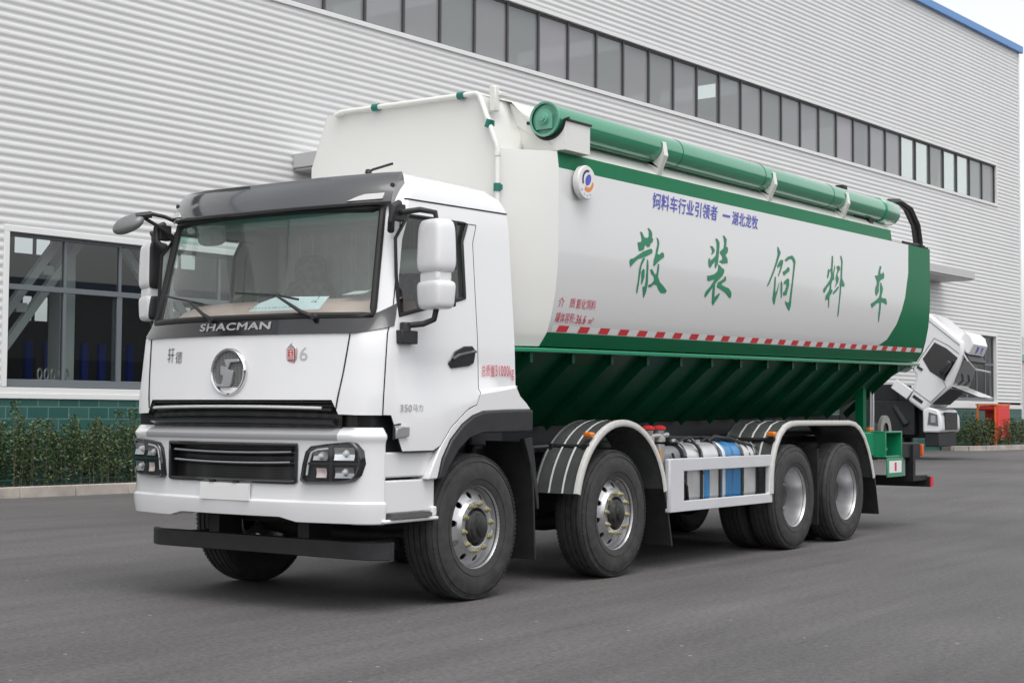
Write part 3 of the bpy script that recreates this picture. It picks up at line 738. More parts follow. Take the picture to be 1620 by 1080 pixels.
dn = door(jDn0, jDn1, True); df = door(jDf0, jDf1, False)
def sidept(s, off=0.0):
    """point on the near door/cab side surface from (x, z)"""
    def fn(x, z):
        ys = cpar(z)[6]; f = (x+1.05)/1.49; cr = 1.448 + .095*f
        if z < cr: ys += .018*min(1, (cr-z)/.065)
        return (x, s*(ys+.007+off), z)
    return fn
sp = sidept(-1)
# door handle: black recess with a bar
for s_ in (-1, 1):
    q = MB(); jj = range(0, jW0-3) if s_ < 0 else range(jW1+4, NC); q.tube([cp(li['eave'], j, .001) for j in jj], .0055, 5); q.build('roof_seam', SEAL, cab)
hd = MB(); hp_ = [(-.408,1.686),(-.367,1.650),(-.16,1.672),(-.103,1.695),(-.075,1.783),(-.118,1.818),(-.215,1.812),(-.325,1.772)]
hd.add([sp(*p) for p in hp_] + [tuple(np.array(sp(*p))+np.array((0,-.012,0))) for p in hp_], [tuple(range(8)), tuple(range(15,7,-1))] + [(i,(i+1)%8,(i+1)%8+8,i+8) for i in range(8)])
ho = hd.build('handle', GLOSSB, dn, bevel=.008)
hb = MB(); hb.tube([tuple(np.array(sp(x,z))+np.array((0,-.02,0))) for x,z in [(-.37,1.715),(-.295,1.745),(-.20,1.762),(-.095,1.778)]], .012, 8); hb.build('handle_bar', VISOR, ho)
fc = MB(); fq = [(-1.02,1.165),(-.88,1.18),(-.875,1.245),(-.95,1.25),(-1.02,1.235)]
fc.add([sp(*p) for p in fq] + [tuple(np.array(sp(*p))+np.array((0,-.022,0))) for p in fq], [tuple(range(5)), tuple(range(9,4,-1))] + [(i,(i+1)%5,(i+1)%5+5,i+5) for i in range(5)])
fc.build('side_marker_lamp', SATIN, dn, bevel=.008)
hr = MB(); hr.tube([tuple(np.array(sp(x,z))+np.array((0,-.004,0))) for x,z in [(-1.03,1.16),(-1.03,1.255),(-.96,1.262)]], .007, 6); hr.build('lamp_seam', SEAL, dn)
t = MB(); text_on(t, '350', lambda x,z: tuple(np.array(sp(x,z))+np.array((0,-.003,0))), -.96,-.835,1.345,1.395, .02); text_on(t, '马力', lambda x,z: tuple(np.array(sp(x,z))+np.array((0,-.003,0))), -.825,-.715,1.347,1.397, .01); t.build('lettering', mat('badge_light_grey',(.46,.46,.47),.4), dn, recalc=False)
t = MB(); text_on(t, '总质量', lambda x,z: tuple(np.array(sp(x,z))+np.array((0,-.003,0))), .0,.165,1.605,1.69); text_on(t, '31000kg', lambda x,z: tuple(np.array(sp(x,z))+np.array((0,-.003,0))), .172,.41,1.585,1.69); t.build('lettering', REDTXT, cab, recalc=False)

# windscreen, its black seal, the black belt band with the maker's name
ws = MB(); cpatch(ws, li['sill'], li['head'], jW0, jW1, -.006); wso = ws.build('windscreen', WSG, truck, recalc=False)
lp = [cp(i, jW0, .003) for i in range(li['sill'], li['head']+1)] + [cp(li['head'], j, .003) for j in range(jW0+1, jW1+1)] + [cp(i, jW1, .003) for i in range(li['head']-1, li['sill']-1, -1)] + [cp(li['sill'], j, .003) for j in range(jW1-1, jW0, -1)]
sl = MB(); sl.tube(lp, .026, 8, closed=True); sl.build('windscreen_seal', SEAL, wso)
# black inner border at the glass corners
def glass_pt(t, v, off):
    i = np.interp(v, [0,.07,.37,.72,1], range(5)); a = int(min(3, math.floor(i))); f = i-a
    z = None
    lo, hi = FZ[LV[li['sill']+a]], FZ[LV[li['sill']+a+1]]; z = lo+(hi-lo)*f; x, y = plan_front(t, z); return (x-off, y, z)
bd_ = MB(); rows_ = []
for f in (0, .5, 1):
    r_ = []
    for s, qs in ((-1, (.95,.8,.6,.4,.2)), (0, FT), (1, (.2,.4,.6,.8,.95))):
        for q in qs:
            if s == 0: zl, zh = 1.865, 1.992; z = zl+(zh-zl)*f; x, y = plan_front(q, z); r_.append((x-.012, y, z))
            else: zl, zh = 1.865+.055*q, 1.992+.085*q; z = zl+(zh-zl)*f; x, y = plan_corner(q, z, s); r_.append((x-.012*(1-.5*q), y+s*.012*q, z))
    rows_.append(r_)
bd_.grid(rows_)
bd_.build('belt_panel', GLOSSB, truck, recalc=False)
bp_ = [o for o in bpy.data.objects if o.name == 'belt_panel'][0]
fpt = lambda off: (lambda y, z: (planx(y, z) - off, y, z))
t = MB()
for k, (da, dz) in enumerate(((0,0),(.005,0),(-.005,0),(0,.0025),(0,-.0025),(.0025,.001),(-.0025,-.001))): text_on(t, 'SHACMAN', lambda a, z: fpt(.0165+.0004*k)(-a, z), -.335+da, .335+da, 1.902+dz, 1.952+dz)
t.build("lettering", SATIN, bp_, recalc=False)
# wipers
for y0, z0, pts in ((-.68,1.975,[(.03,2.165),(-.36,2.135),(-.54,2.10)]), (.22,1.98,[(.90,2.185),(.49,2.122),(.35,2.10)])):
    w = MB(); mid = pts[1]
    w.tube([fpt(.03)(y0, z0), fpt(.045)(y0+(mid[0]-y0)*.3, z0+.04), fpt(.045)(mid[0], mid[1])], lambda i: (.017,.014,.008)[i], 8)
    w.tube([fpt(.028)(p[0], p[1]) for p in pts], .0075, 6); w.lathe([(.001,-.05),(.02,-.05),(.026,0)], fpt(0)(y0, z0), 0, 12)
    w.build('wiper', BLACKP, truck)
# --- sun visor over the windscreen
def vplan(Xf, px, py, t): return (Xf + (px-Xf)*abs(t)**2.6, t*py)
VT = np.linspace(-1, 1, 25)
vis = MB(); prof = [(2.765,-1.13,-.865,1.045),(2.752,-1.185,-.885,1.058),(2.77,-1.20,-.895,1.065),(2.84,-1.165,-.875,1.065),(2.935,-1.09,-.82,1.055),(2.955,-1.06,-.80,1.05),(2.99,-1.03,-.765,1.045),(3.0,-1.0,-.74,1.03),(2.985,-.97,-.70,1.01),(2.90,-.95,-.66,1.0)]
vis.grid([[(*vplan(a, b, c_, t), z - .036*(1-t*t)) for t in VT] for z, a, b, c_ in prof])
for k in (0, -1):
    t = VT[k]; ring = [(*vplan(a, b, c_, t), z) for z, a, b, c_ in prof]; vis.add(ring, [tuple(range(len(ring)))])
vo = vis.build('sun_visor', VISOR, truck, bevel=.006, smooth=30)
def vpt(y, v):        # point on the visor front by y and height fraction
    Z = 2.775 + (2.935-2.775)*v; a = -1.20 + .11*v; b = -.895 + .075*v; py = 1.065 - .01*v; t = y/py
    return (vplan(a, b, py, t)[0], y, Z - .036*(1-t*t))
for s in (-1, 1):
    lm = MB(); q = [(.80,.06),(1.015,.10),(1.015,.38),(.90,.36),(.86,.27)]
    P = [np.array(vpt(s*y, v)) for y, v in q]; O = [p + np.array((-.014, s*.004, 0)) for p in P]
    lm.add([tuple(p) for p in P] + [tuple(p) for p in O], [tuple(range(5)), tuple(range(9,4,-1))] + [(i,(i+1)%5,(i+1)%5+5,i+5) for i in range(5)])
    l_ = lm.build('marker_lamp', mat('strip_lamp',(.55,.55,.54),.2,coat=.5), vo, bevel=.004)
    kn = MB(); c0 = vpt(s*1.04, .72); kn.tube([(c0[0]+.02, c0[1], c0[2]), (c0[0]-.012, c0[1]+s*.006, c0[2])], .016, 10); kn.build('plug', BLACKP, vo)
st = MB(); st.grid([[tuple(np.array((*vplan(-1.051+.002*k, -.792, 1.0, t), 2.962+.02*k)) + np.array((-.004,0,-.036*(1-t*t)))) for t in np.linspace(.1,.92,12)] for k in (0,1)]); st.build('top_louvre', GLOSSB, vo, recalc=False)
an = MB(); an.tube([(-.80,-.78,3.0),(-.78,-.80,3.025),(-.70,-.92,3.07)], .009, 6); an.lathe([(.001,.03),(.018,.025),(.025,0)], (-.80,-.78,3.0), 2, 10); an.build('aerial', BLACKP, truck)

# --- mirrors
def shell_box(cx, cy, cz, lx, ly, lz, pw=3.2, nz=14, na=24, tap=0.0):
    """rounded superellipsoid housing"""
    rows = []
    for i in range(nz+1):
        ph = -math.pi/2 + math.pi*i/nz; c_ = abs(math.cos(ph))**(2/pw); s_ = math.copysign(abs(math.sin(ph))**(2/pw), math.sin(ph)); row = []
        for k in range(na):
            a = 2*math.pi*k/na; x = math.copysign(abs(math.cos(a))**(2/pw), math.cos(a)); y = math.copysign(abs(math.sin(a))**(2/pw), math.sin(a))
            f = 1 - tap*s_
            row.append((cx+lx*c_*x*f, cy+ly*c_*y*f, cz+lz*s_))
        rows.append(row)
    mb = MB(); mb.grid(rows, closed=True); return mb
def wing_mirror(s):
    m = empty('wing_mirror', parent=truck)
    rot = Matrix.Rotation(R_(-25 if s > 0 else -14), 4, 'Z'); cx, cy = -.79, s*1.375
    def place(o): o.matrix_local = Matrix.Translation((cx, cy, 0)) @ rot
    a = shell_box(0,0,2.455,.088,.125,.185,5.5,tap=.05,nz=20,na=40).build('upper_housing', WHITE, m, doubles=True); place(a)
    b = shell_box(0,0,2.128,.085,.125,.098,5.5,tap=-.05,nz=18,na=40).build('lower_housing', WHITE, m, doubles=True); place(b)
    n_ = MB(); n_.box((-.07,-.10,2.20),(.06,.10,2.29)); n = n_.build('neck', WHITE, m, bevel=.02); place(n)
    b2_ = shell_box(.008,-s*.066,2.455,.083,.066,.180,5.5,tap=.05,nz=16,na=32).build('inner_shell', BLACKP, m, doubles=True); place(b2_)
    b3_ = shell_box(.008,-s*.066,2.128,.080,.066,.093,5.5,nz=14,na=32).build('inner_shell', BLACKP, m, doubles=True); place(b3_)
    g1 = MB(); g1.box((.078,-.108,2.30),(.092,.108,2.615)); g1.box((.078,-.105,2.05),(.09,.105,2.20)); g = g1.build('bezel', BLACKP, m, bevel=.01); place(g)
    g2 = MB(); g2.box((.0925,-.09,2.32),(.095,.09,2.595)); g2.box((.0905,-.09,2.07),(.094,.09,2.18)); g = g2.build('mirror_glass', CHROME, m); place(g)
    ar = MB(); ar.tube([(-.90,s*1.12,2.69),(-.93,s*1.20,2.685),(-.88,s*1.30,2.70),(-.80,s*1.37,2.685),(-.79,s*1.375,2.60)], .021, 8)
    ar.box((-.975,s*1.135-.03,2.63),(-.86,s*1.135+.03,2.745)); ar.tube([(-.94,s*1.10,2.56),(-.985,s*1.14,2.62),(-.975,s*1.15,2.72),(-.90,s*1.14,2.755)], .026, 8)
    ar.build('upper_arm', BLACKP, m, bevel=.008)
    ar = MB(); ar.tube([(-.90,s*1.19,1.90),(-.88,s*1.22,1.925),(-.83,s*1.30,1.935),(-.79,s*1.36,1.965),(-.785,s*1.375,2.04)], .022, 8)
    ar.box((-.97,s*1.20-.035,1.80),(-.80,s*1.20+.035,1.89)); ar.lathe([(.001,.06),(.035,.06),(.04,0)], (-.90,s*1.20,1.885), 2, 14); ar.build('lower_arm', BLACKP, m, bevel=.008)
wing_mirror(-1); wing_mirror(1)
fm = empty('front_mirror', parent=truck)
f_ = shell_box(0,0,0,.05,.135,.085,2.2).build('housing', mat('mirror_shell_grey', (.16,.165,.165), .35, coat=.3), fm, doubles=True)
f_.matrix_local = Matrix.Translation((-1.17,1.24,2.735)) @ Matrix.Rotation(R_(-28),4,'X') @ Matrix.Rotation(R_(35),4,'Y') @ Matrix.Rotation(R_(20),4,'Z')
ar = MB(); ar.tube([(-.86,1.02,2.76),(-.98,1.06,2.80),(-1.08,1.12,2.82),(-1.13,1.18,2.80)], .015, 8); ar.tube([(-.86,1.05,2.64),(-.98,1.10,2.72),(-1.10,1.15,2.785)], .014, 8); ar.tube([(-1.07,1.10,2.81),(-1.16,1.17,2.79)], .026, 8); ar.tube([(-.86,1.06,2.63),(-.90,1.20,2.68),(-.84,1.33,2.66)], .016, 8)
ar.build('arm', BLACKP, fm)

# --- emblem and badges on the front panel
em = MB(); c0 = (planx(0, 1.61)-.004, 0, 1.61)
em.lathe([(.150,.012),(.166,.0),(.166,-.018),(.158,-.026),(.146,-.022),(.142,-.004)], c0, 0, 56); emo = em.build('emblem', CHROME, cab, smooth=50)
MESHG = bpy.data.materials.new('emblem_mesh'); MESHG.use_nodes = True
_n = MESHG.node_tree.nodes; _l = MESHG.node_tree.links; _b = _n['Principled BSDF']; _tc = _n.new('ShaderNodeTexCoord'); _v = _n.new('ShaderNodeTexVoronoi'); _v.inputs['Scale'].default_value = 75; _v.inputs['Randomness'].default_value = 0
_r = _n.new('ShaderNodeValToRGB'); _r.color_ramp.elements[0].position = .42; _r.color_ramp.elements[0].color = (.012,.012,.013,1); _r.color_ramp.elements[1].position = .5; _r.color_ramp.elements[1].color = (.32,.32,.32,1)
_l.new(_tc.outputs['Object'], _v.inputs['Vector']); _l.new(_v.outputs['Distance'], _r.inputs[0]); _l.new(_r.outputs[0], _b.inputs['Base Color']); _b.inputs['Roughness'].default_value = .35
dc = MB(); dc.disc((c0[0]-.006, 0, 1.61), .148, 0, 48); dc.build('emblem_field', MESHG, emo)
S = [(735,200),(868,193),(880,222),(795,228),(764,300),(822,313),(804,440),(780,474),(665,474),(638,446),(712,444),(724,362),(698,348),(700,262),(752,272)]
P = [(-(x-765)/150*.148, 1.61-(y-325)/215*.148) for x, y in S]
sm_ = MB(); xs = c0[0]-.012; F = tri_poly(P); n = len(P)
sm_.add([(xs-.014, y, z) for y, z in P] + [(xs+.004, y, z) for y, z in P], F + [(i, (i+1)%n, (i+1)%n+n, i+n) for i in range(n)]); sm_.build('emblem_sign', SATIN, emo, bevel=.003)
bt = MB(); off = fpt(.004)
text_on(bt, '轩', lambda a, z: off(-a, z), -.705, -.625, 1.685, 1.795, .0); text_on(bt, '德', lambda a, z: off(-a, z), -.605, -.525, 1.68, 1.765, .0); bt.build('badge', mat('badge_grey', (.17,.17,.17), .3, metal=.5), cab, recalc=False)
bg_ = MB(); bg_.prism([(-.485,1.70),(-.50,1.675),(-.555,1.67),(-.57,1.70),(-.57,1.765),(-.545,1.79),(-.53,1.805),(-.51,1.79),(-.485,1.765)], 0, planx(.53,1.73)-.010, planx(.53,1.73)+.01); bgo = bg_.build('badge', SATIN, cab, bevel=.003)
r_ = MB(); r_.prism([(-.493,1.685),(-.562,1.685),(-.562,1.768),(-.493,1.768)], 0, planx(.53,1.73)-.0125, planx(.53,1.73)-.009); r_.build('badge_field', RED, bgo)
t = MB(); text_on(t, '国', lambda a, z: (planx(.53,1.73)-.0145, -a, z), .498, .557, 1.69, 1.764); t.build('lettering', LENSW, bgo, recalc=False)
t = MB(); text_on(t, '6', lambda a, z: off(-a, z), .592, .652, 1.685, 1.775); t.build('badge_number', SATIN, cab, recalc=False)
# panel seam down the near and far front corners
for s in (-1, 1):
    q = MB(); q.tube([fpt(.003)(s*y, z) for y, z in [(.955,1.86),(.945,1.75),(.93,1.6),(.905,1.43),(.895,1.36)]], .005, 5); q.build('panel_seam', SEAL, cab)

# --- upper grille
def front_strip(y0, y1, z0, z1, off, n=24, offs=None):
    ys = np.linspace(y0, y1, n); mb = MB()
    return [[(planx(y, z)-o, y, z) for y in ys] for z, o in ((z0, off), (z1, off if offs is None else offs))]
GM = bpy.data.materials.new('grille_mesh'); GM.use_nodes = True
_n = GM.node_tree.nodes; _l = GM.node_tree.links; _b = _n['Principled BSDF']; _tc = _n.new('ShaderNodeTexCoord'); _v = _n.new('ShaderNodeTexVoronoi'); _v.inputs['Scale'].default_value = 55; _v.inputs['Randomness'].default_value = 0
_r = _n.new('ShaderNodeValToRGB'); _r.color_ramp.elements[0].position = .40; _r.color_ramp.elements[0].color = (.004,.004,.004,1); _r.color_ramp.elements[1].position = .5; _r.color_ramp.elements[1].color = (.035,.035,.036,1)
_l.new(_tc.outputs['Object'], _v.inputs['Vector']); _l.new(_v.outputs['Distance'], _r.inputs[0]); _l.new(_r.outputs[0], _b.inputs['Base Color']); _b.inputs['Roughness'].default_value = .4
ug = MB(); ug.grid(front_strip(-.90, .90, 1.16, 1.45, -.055)); ug.grid(front_strip(-.885,.885,1.42,1.44,-.05,24,-.002)); ug.grid(front_strip(-1.06,1.06,1.19,1.335,-.10))
ugo = ug.build('upper_grille', GM, truck, recalc=False)
def bar(mb, y0, y1, z, h, d0, d1, drop=0.0, n=26):
    """horizontal bar following the front"""
    ys = np.linspace(y0, y1, n); rows = []
    for dz, dd in ((-h, d0), (-h*.3, d1), (h*.3, d1), (h, d0)):
        rows.append([(planx(y, z)-dd, y, z+dz - drop*(y/.86)**2) for y in ys])
    mb.grid(rows)
    for k in (0, -1): mb.add([r[k] for r in rows], [(0,1,2,3)])
b1 = MB(); bar(b1, -.86, .86, 1.365, .022, -.03, .004, .012); bar(b1, -.875, .875, 1.285, .024, -.03, .006, .01); bar(b1, -.875,.875,1.405,.012,-.03,-.012)
b1.build('grille_slat', GLOSSB, ugo)
b2 = MB(); bar(b2, -.79, .83, 1.372, .012, .0, .014, .010); b2.build('chrome_bar', mat('bright_bar',(.80,.80,.80),.25,metal=.4), ugo)

# --- bumper
BZ = [(.598,-.05),(.606,.0),(.70,.016),(.735,.016),(.75,-.002),(.80,-.004),(.87,-.004),(.95,-.004),(1.05,-.004),(1.12,-.004),(1.15,.004),(1.168,.014),(1.19,.012),(1.215,-.02),(1.238,-.07)]
bcols = [('s', -1.07, -1)] + [('c', q, -1) for q in (1,.8,.6,.4,.2)] + [('f', t, 0) for t in FT] + [('c', q, 1) for q in (.2,.4,.6,.8,1)]
def bpt(z, off, c):
    k, v, s = c
    if k == 'f': x, y = plan_front(v, .7); nx, ny = -1, v*.25
    else:
        x, y = plan_corner(v if k == 'c' else 1, .7, s); nx, ny = -1+.9*(v if k == 'c' else 1), s*(.3+.7*(v if k == 'c' else 1))
        if k == 's': x = v
    L = math.hypot(nx, ny)
    if k != 'f' and off < 0: off *= .35
    return (x + nx/L*off, y + ny/L*off, z)
def lip(p):
    k = max(0, min(1, (.56-abs(p[1]))/.07)); return (p[0], p[1], p[2] + (.030*k if p[2] < .65 else .018*k if p[2] < .71 else 0))
bp = MB(); rows = [[lip(bpt(z, o, c)) for c in bcols] for z, o in BZ]
ft0 = [i for i, c in enumerate(bcols) if c[0] == 'f']; tl = [bcols[i][1] for i in ft0]
jl = ft0[tl.index(-.62)]; jr = ft0[tl.index(.62)]
def bmi(a, b): return 1 if BZ[a][0] >= 1.14 and ft0[0]+1 <= b < ft0[-1]-1 else 0
bp.grid(rows, mi=bmi, skip=lambda i, j: jl <= j < jr and .86 < BZ[i][0] < 1.11)
bumper = bp.build('bumper', [WHITE, GREYPL], truck, smooth=35)
bb = MB()
for s in (-1, 1): bb.grid([[(-1.07, s*y, z) for y in (1.175, .6)] for z in (.6, 1.22)])
bb.build('bumper_return', WHITE, bumper)
bpx = lambda y, z: planx(y, .7)
# lower grille
lg = MB(); ys = np.linspace(-.62, .62, 20)
lg.grid([[(bpx(y,.9)+.07, y, z) for y in ys] for z in (.84, 1.14)])
lg.grid([[(bpx(y,.9)+d, y, .872) for y in ys] for d in (.0,.07)]); lg.grid([[(bpx(y,.9)+d, y, 1.118) for y in ys] for d in (.0,.07)])
for y in (-.60,.60): lg.grid([[(bpx(y,.9)+d, y, z) for d in (0,.07)] for z in (.87,1.12)])
lgo = lg.build('lower_grille', GM, truck, recalc=False)
fr = MB(); pts = [(-.60,.872),(-.565,.868),(.565,.868),(.60,.872),(.605,1.118),(-.605,1.118)]
dense = []
for (y0,z0),(y1,z1) in zip(pts, pts[1:]+pts[:1]):
    for k in range(8): f = k/8; dense.append((bpx(y0+(y1-y0)*f, .9)-.004, y0+(y1-y0)*f, z0+(z1-z0)*f))
fr.tube(dense, .014, 6, closed=True); fr.build('grille_frame', GLOSSB, lgo)
def lbar(mb, y0, y1, z, h, d0, d1):
    ys = np.linspace(y0, y1, 18); rows = [[(bpx(y,.9)+dd, y, z+dz+.012*(abs(y)/.6)**2) for y in ys] for dz, dd in ((-h,d0),(-h*.3,d1),(h*.3,d1),(h,d0))]
    mb.grid(rows)
    for k in (0,-1): mb.add([r[k] for r in rows], [(0,1,2,3)])
b1 = MB(); lbar(b1,-.59,.59,1.055,.020,.05,.012); lbar(b1,-.585,.585,.985,.020,.05,.012); b1.build('grille_slat', GLOSSB, lgo)
b1 = MB(); lbar(b1,-.55,.57,1.060,.008,.014,.004); lbar(b1,-.54,.56,.990,.007,.014,.004); b1.build('grille_trim', mat('grille_trim_grey',(.42,.42,.44),.3,metal=.3), lgo)
# headlamps
HO = [(-.655,.885),(-.672,.99),(-.695,1.075),(-.735,1.112),(-.85,1.128),(-1.0,1.142),(-1.045,1.135),(-1.085,1.085),(-1.095,1.0),(-1.075,.925),(-1.035,.885),(-.95,.872),(-.80,.868),(-.68,.866)]
def lamp_pt(y, z, off): return (planx(y, .7)-off, y*(1+.0*off), z)
def headlamp(s):
    cy, cz = -.87, 1.0
    O = [(y, z) for y, z in HO]; N = len(O)
    def rad(f, off):
        return [lamp_pt((cy+(y-cy)*f)*(1 if s < 0 else -1), cz+(z-cz)*f, off) for y, z in O]
    h = MB(); h.grid([rad(1.02,-.03), rad(1.01,.030), rad(.97,.038), rad(.91,.034), rad(.89,.004)], closed=True)
    ho_ = h.build('headlamp', GLOSSB, truck, smooth=50)
    bk = MB(); bk.grid([rad(f,.003) for f in (.9,.6,.3,.02)], closed=True); bk.build('lamp_back', DARK, ho_, recalc=False)
    sg = (lambda y: y) if s < 0 else (lambda y: -y)
    def cell(y0,y1,z0,z1,m,dep,name):
        c = MB(); NN = 6
        c.grid([[lamp_pt(sg(y0+(y1-y0)*a/NN), z0+(z1-z0)*b/NN, .004+dep*.8*math.hypot((a/NN-.5)*2,(b/NN-.5)*2)) for a in range(NN+1)] for b in range(NN+1)])
        c.build(name, m, ho_, recalc=False)
    REFL = mat('reflector_silver', (.42,.42,.43), .16, metal=.95); cell(-1.05,-.91,1.022,1.105,CHROME,.028,'reflector'); cell(-.862,-.755,1.02,1.078,REFL,.028,'reflector'); cell(-1.045,-.915,.905,.975,REFL,.024,'reflector'); cell(-.85,-.775,.905,.968,mat('pale_indicator',(.66,.56,.53),.2),.02,'indicator_lens')
    dv = MB(); dv.grid([[lamp_pt(sg(y), z, .029) for y in np.linspace(-.68,-1.08,8)] for z in (.99,1.006)]); dv.grid([[lamp_pt(sg(y), z, .030) for y in (-.875,-.895)] for z in np.linspace(.875,1.13,5)]); dv.build('lamp_divider', GLOSSB, ho_, recalc=False)
    bl = MB()
    for yy, zz in ((-.978,1.065),(-.80,1.048),(-.975,.943)): bl.lathe([(.001,-.012),(.014,-.010),(.018,.0),(.02,.012)], lamp_pt(sg(yy), zz, .018), 0, 14)
    bl.build('bulb', LENSW, ho_)
    lp_ = MB(); lp_.tube([lamp_pt(sg(y), z, .022) for y, z in [(-.70,.92),(-.712,1.0),(-.735,1.07),(-.78,1.09),(-.86,1.098)]], .008, 6); lp_.build('light_strip', LENSW, ho_)
    if s < 0: amb = [(-.80,.905),(-.77,.905),(-.77,.975),(-.80,.975)]
    gl = MB(); gl.grid([rad(.93,.036), rad(.6,.042), rad(.3,.044), rad(.02,.044)], closed=True); gl.build('lens', LAMPG, ho_, recalc=False)
headlamp(-1); headlamp(1)
np_ = MB(); ys = np.linspace(-.23,.23,6); np_.grid([[(bpx(0,.8)-.024, y, z) for y in ys] for z in (.735,.85)]); np_.box((bpx(0,.8)-.022,-.23,.735),(bpx(0,.8)-.006,.23,.85)); npo = np_.build('number_plate', PLATE, truck)
for y in (-.1,.12):
    q = MB(); q.box((bpx(0,.8)-.03,y-.02,.853),(bpx(0,.8)+.02,y+.02,.872)); q.build('plate_bracket', BLACKP, npo)
# underrun bar below the bumper
ub = MB(); rows = []
for z, dx in ((.352,.012),(.358,0),(.468,0),(.474,.012),(.474,.05),(.352,.05)):
    rows.append([(-1.055+dx+.10*max(0,(abs(y)-.95)/.19)**2, y, z) for y in np.linspace(-1.135,1.135,31)])
rows.append(rows[0]); ub.grid(rows)
for k in (0,-1): ub.add([r[k] for r in rows[:-1]], [tuple(range(6))])
ubo = ub.build('underrun_bar', BLACKP, truck, smooth=30)
for s in (-1,1):
    q = MB(); q.box((-1.03,s*.43-.05,.40),(-.80,s*.43+.05,.80)); q.build('bracket', DARK, ubo)
    q = MB(); q.box((-1.02,s*.80-.03,.38),(-.45,s*.80+.03,.46)); q.build('bracket', DARK, ubo)

# --- steps, wheel arches, flaps
def mir(s): return lambda p: (p[0], -s*p[1], p[2])     # parts are written for the near side (-y)
for s in (-1, 1):
    f = mir(s)
    m = MB(f); m.box((-1.065,-1.165,.905),(-.52,-.9,1.075)); m.box((-1.065,-1.16,.665),(-.505,-.9,.888)); m.box((-1.09,-1.20,.605),(-.50,-.85,.632)); m.box((-.56,-1.185,.632),(-.505,-.9,.70))
    so2 = m.build('step', WHITE, truck, bevel=.012)
    m = MB(f); m.box((-1.03,-1.215,.634),(-.60,-1.03,.662))
    for k in range(12): m.box((-1.02+.035*k,-1.212,.662),(-1.0+.035*k,-1.03,.669))
    m.build('step_tread', mat('tread_grey',(.10,.10,.10),.5), so2)
    outer = [(-.54,.885),(-.492,1.024),(-.40,1.150),(-.267,1.255),(-.139,1.318),(-.008,1.350),(.295,1.361),(.615,1.368)]
    seam = [(-.645,.885),(-.592,.983),(-.508,1.112),(-.386,1.242),(-.216,1.353),(-.087,1.405),(-.046,1.483),(.18,1.508),(.42,1.537),(.47,1.47),(.55,1.42)]
    inner = [(-.495,.885),(-.411,.979),(-.309,1.087),(-.19,1.160),(-.022,1.197),(.297,1.20),(.612,1.207)]
    m = MB(f); m.prism(seam + outer[::-1], 1, -1.214, -1.05); m.build('wheel_arch', WHITE, truck, bevel=.010)
    m = MB(f); m.prism(outer + inner[::-1], 1, -1.232, -1.0); fl = m.build('arch_flare', BLACKP, truck, bevel=.012)
    m = MB(f); m.prism([(p[0], p[1]+.012) for p in inner] + [(p[0]*1.0+(.02), p[1]+.06) for p in inner[::-1]], 1, -1.0, -.62); m.box((-.50,-.72,.7),(.6,-.62,1.2)); m.build('arch_liner', DARK, fl)
    m = MB(f); m.prism([(.56,1.15),(.66,1.16),(.70,1.02),(.76,.70),(.765,.62),(.74,.62),(.70,.80),(.62,1.02)], 1, -1.19, -1.14); m.prism([(.60,1.13),(.64,1.13),(.70,.86),(.735,.24),(.715,.24),(.68,.82)], 1, -1.185, -.80)
    m.build('mud_flap', BLACKP, truck, bevel=.004)
# --- fenders over the second axle and over the rear pair
def fender(path, y0, y1, s, th=.014, stripes=()):
    f = mir(s); n = len(path); P = [Vector((a, 0, b)) for a, b in path]
    N = []
    for i in range(n):
        t = (P[min(i+1,n-1)] - P[max(i-1,0)]).normalized(); N.append(Vector((-t.z, 0, t.x)))
    m = MB(f); rows = []
    for yy, o in ((y0,0),(y0,.006),(y0+.02,.012),(y0+.05,.004)) + tuple((y, .006*(k % 2)) for k, y in enumerate(np.linspace(y0+.08,y1-.03,7))) + ((y1-.02,.01),(y1,0)):
        rows.append([tuple(P[i]+N[i]*o+Vector((0,yy,0))) for i in range(n)])
    rows += [[tuple(P[i]-N[i]*th+Vector((0,yy,0))) for i in range(n)] for yy in (y1, y0)]
    rows.append(rows[0]); m.grid(rows)
    fo = m.build('fender', FENDER, truck, smooth=50)
    for ya, yb in stripes:
        q = MB(f); q.grid([[tuple(P[i]+N[i]*.012+Vector((0,yy,0))) for i in range(n)] for yy in (ya, (ya+yb)/2, yb)]); q.build('reflective_stripe', mat('stripe_white',(.70,.70,.68),.45), fo, recalc=False)
    q = MB(f)     # pale rolled outer edge
    q.grid([[tuple(P[i]+N[i]*o+Vector((0,yy,0))) for i in range(n)] for yy, o in ((y0+.035,.0135),(y0+.012,.015),(y0-.004,.010),(y0-.006,-.012),(y0-.004,-.035),(y0+.004,-.040))])
    q.build('fender_edge', mat('edge_white',(.62,.61,.58),.45,var=.06,vscale=20), fo, recalc=False, smooth=60)
    return fo
def arc(cx, cz, r, a0, a1, n): return [(cx+r*math.cos(R_(a)), cz+r*math.sin(R_(a))) for a in np.linspace(a0, a1, n)]
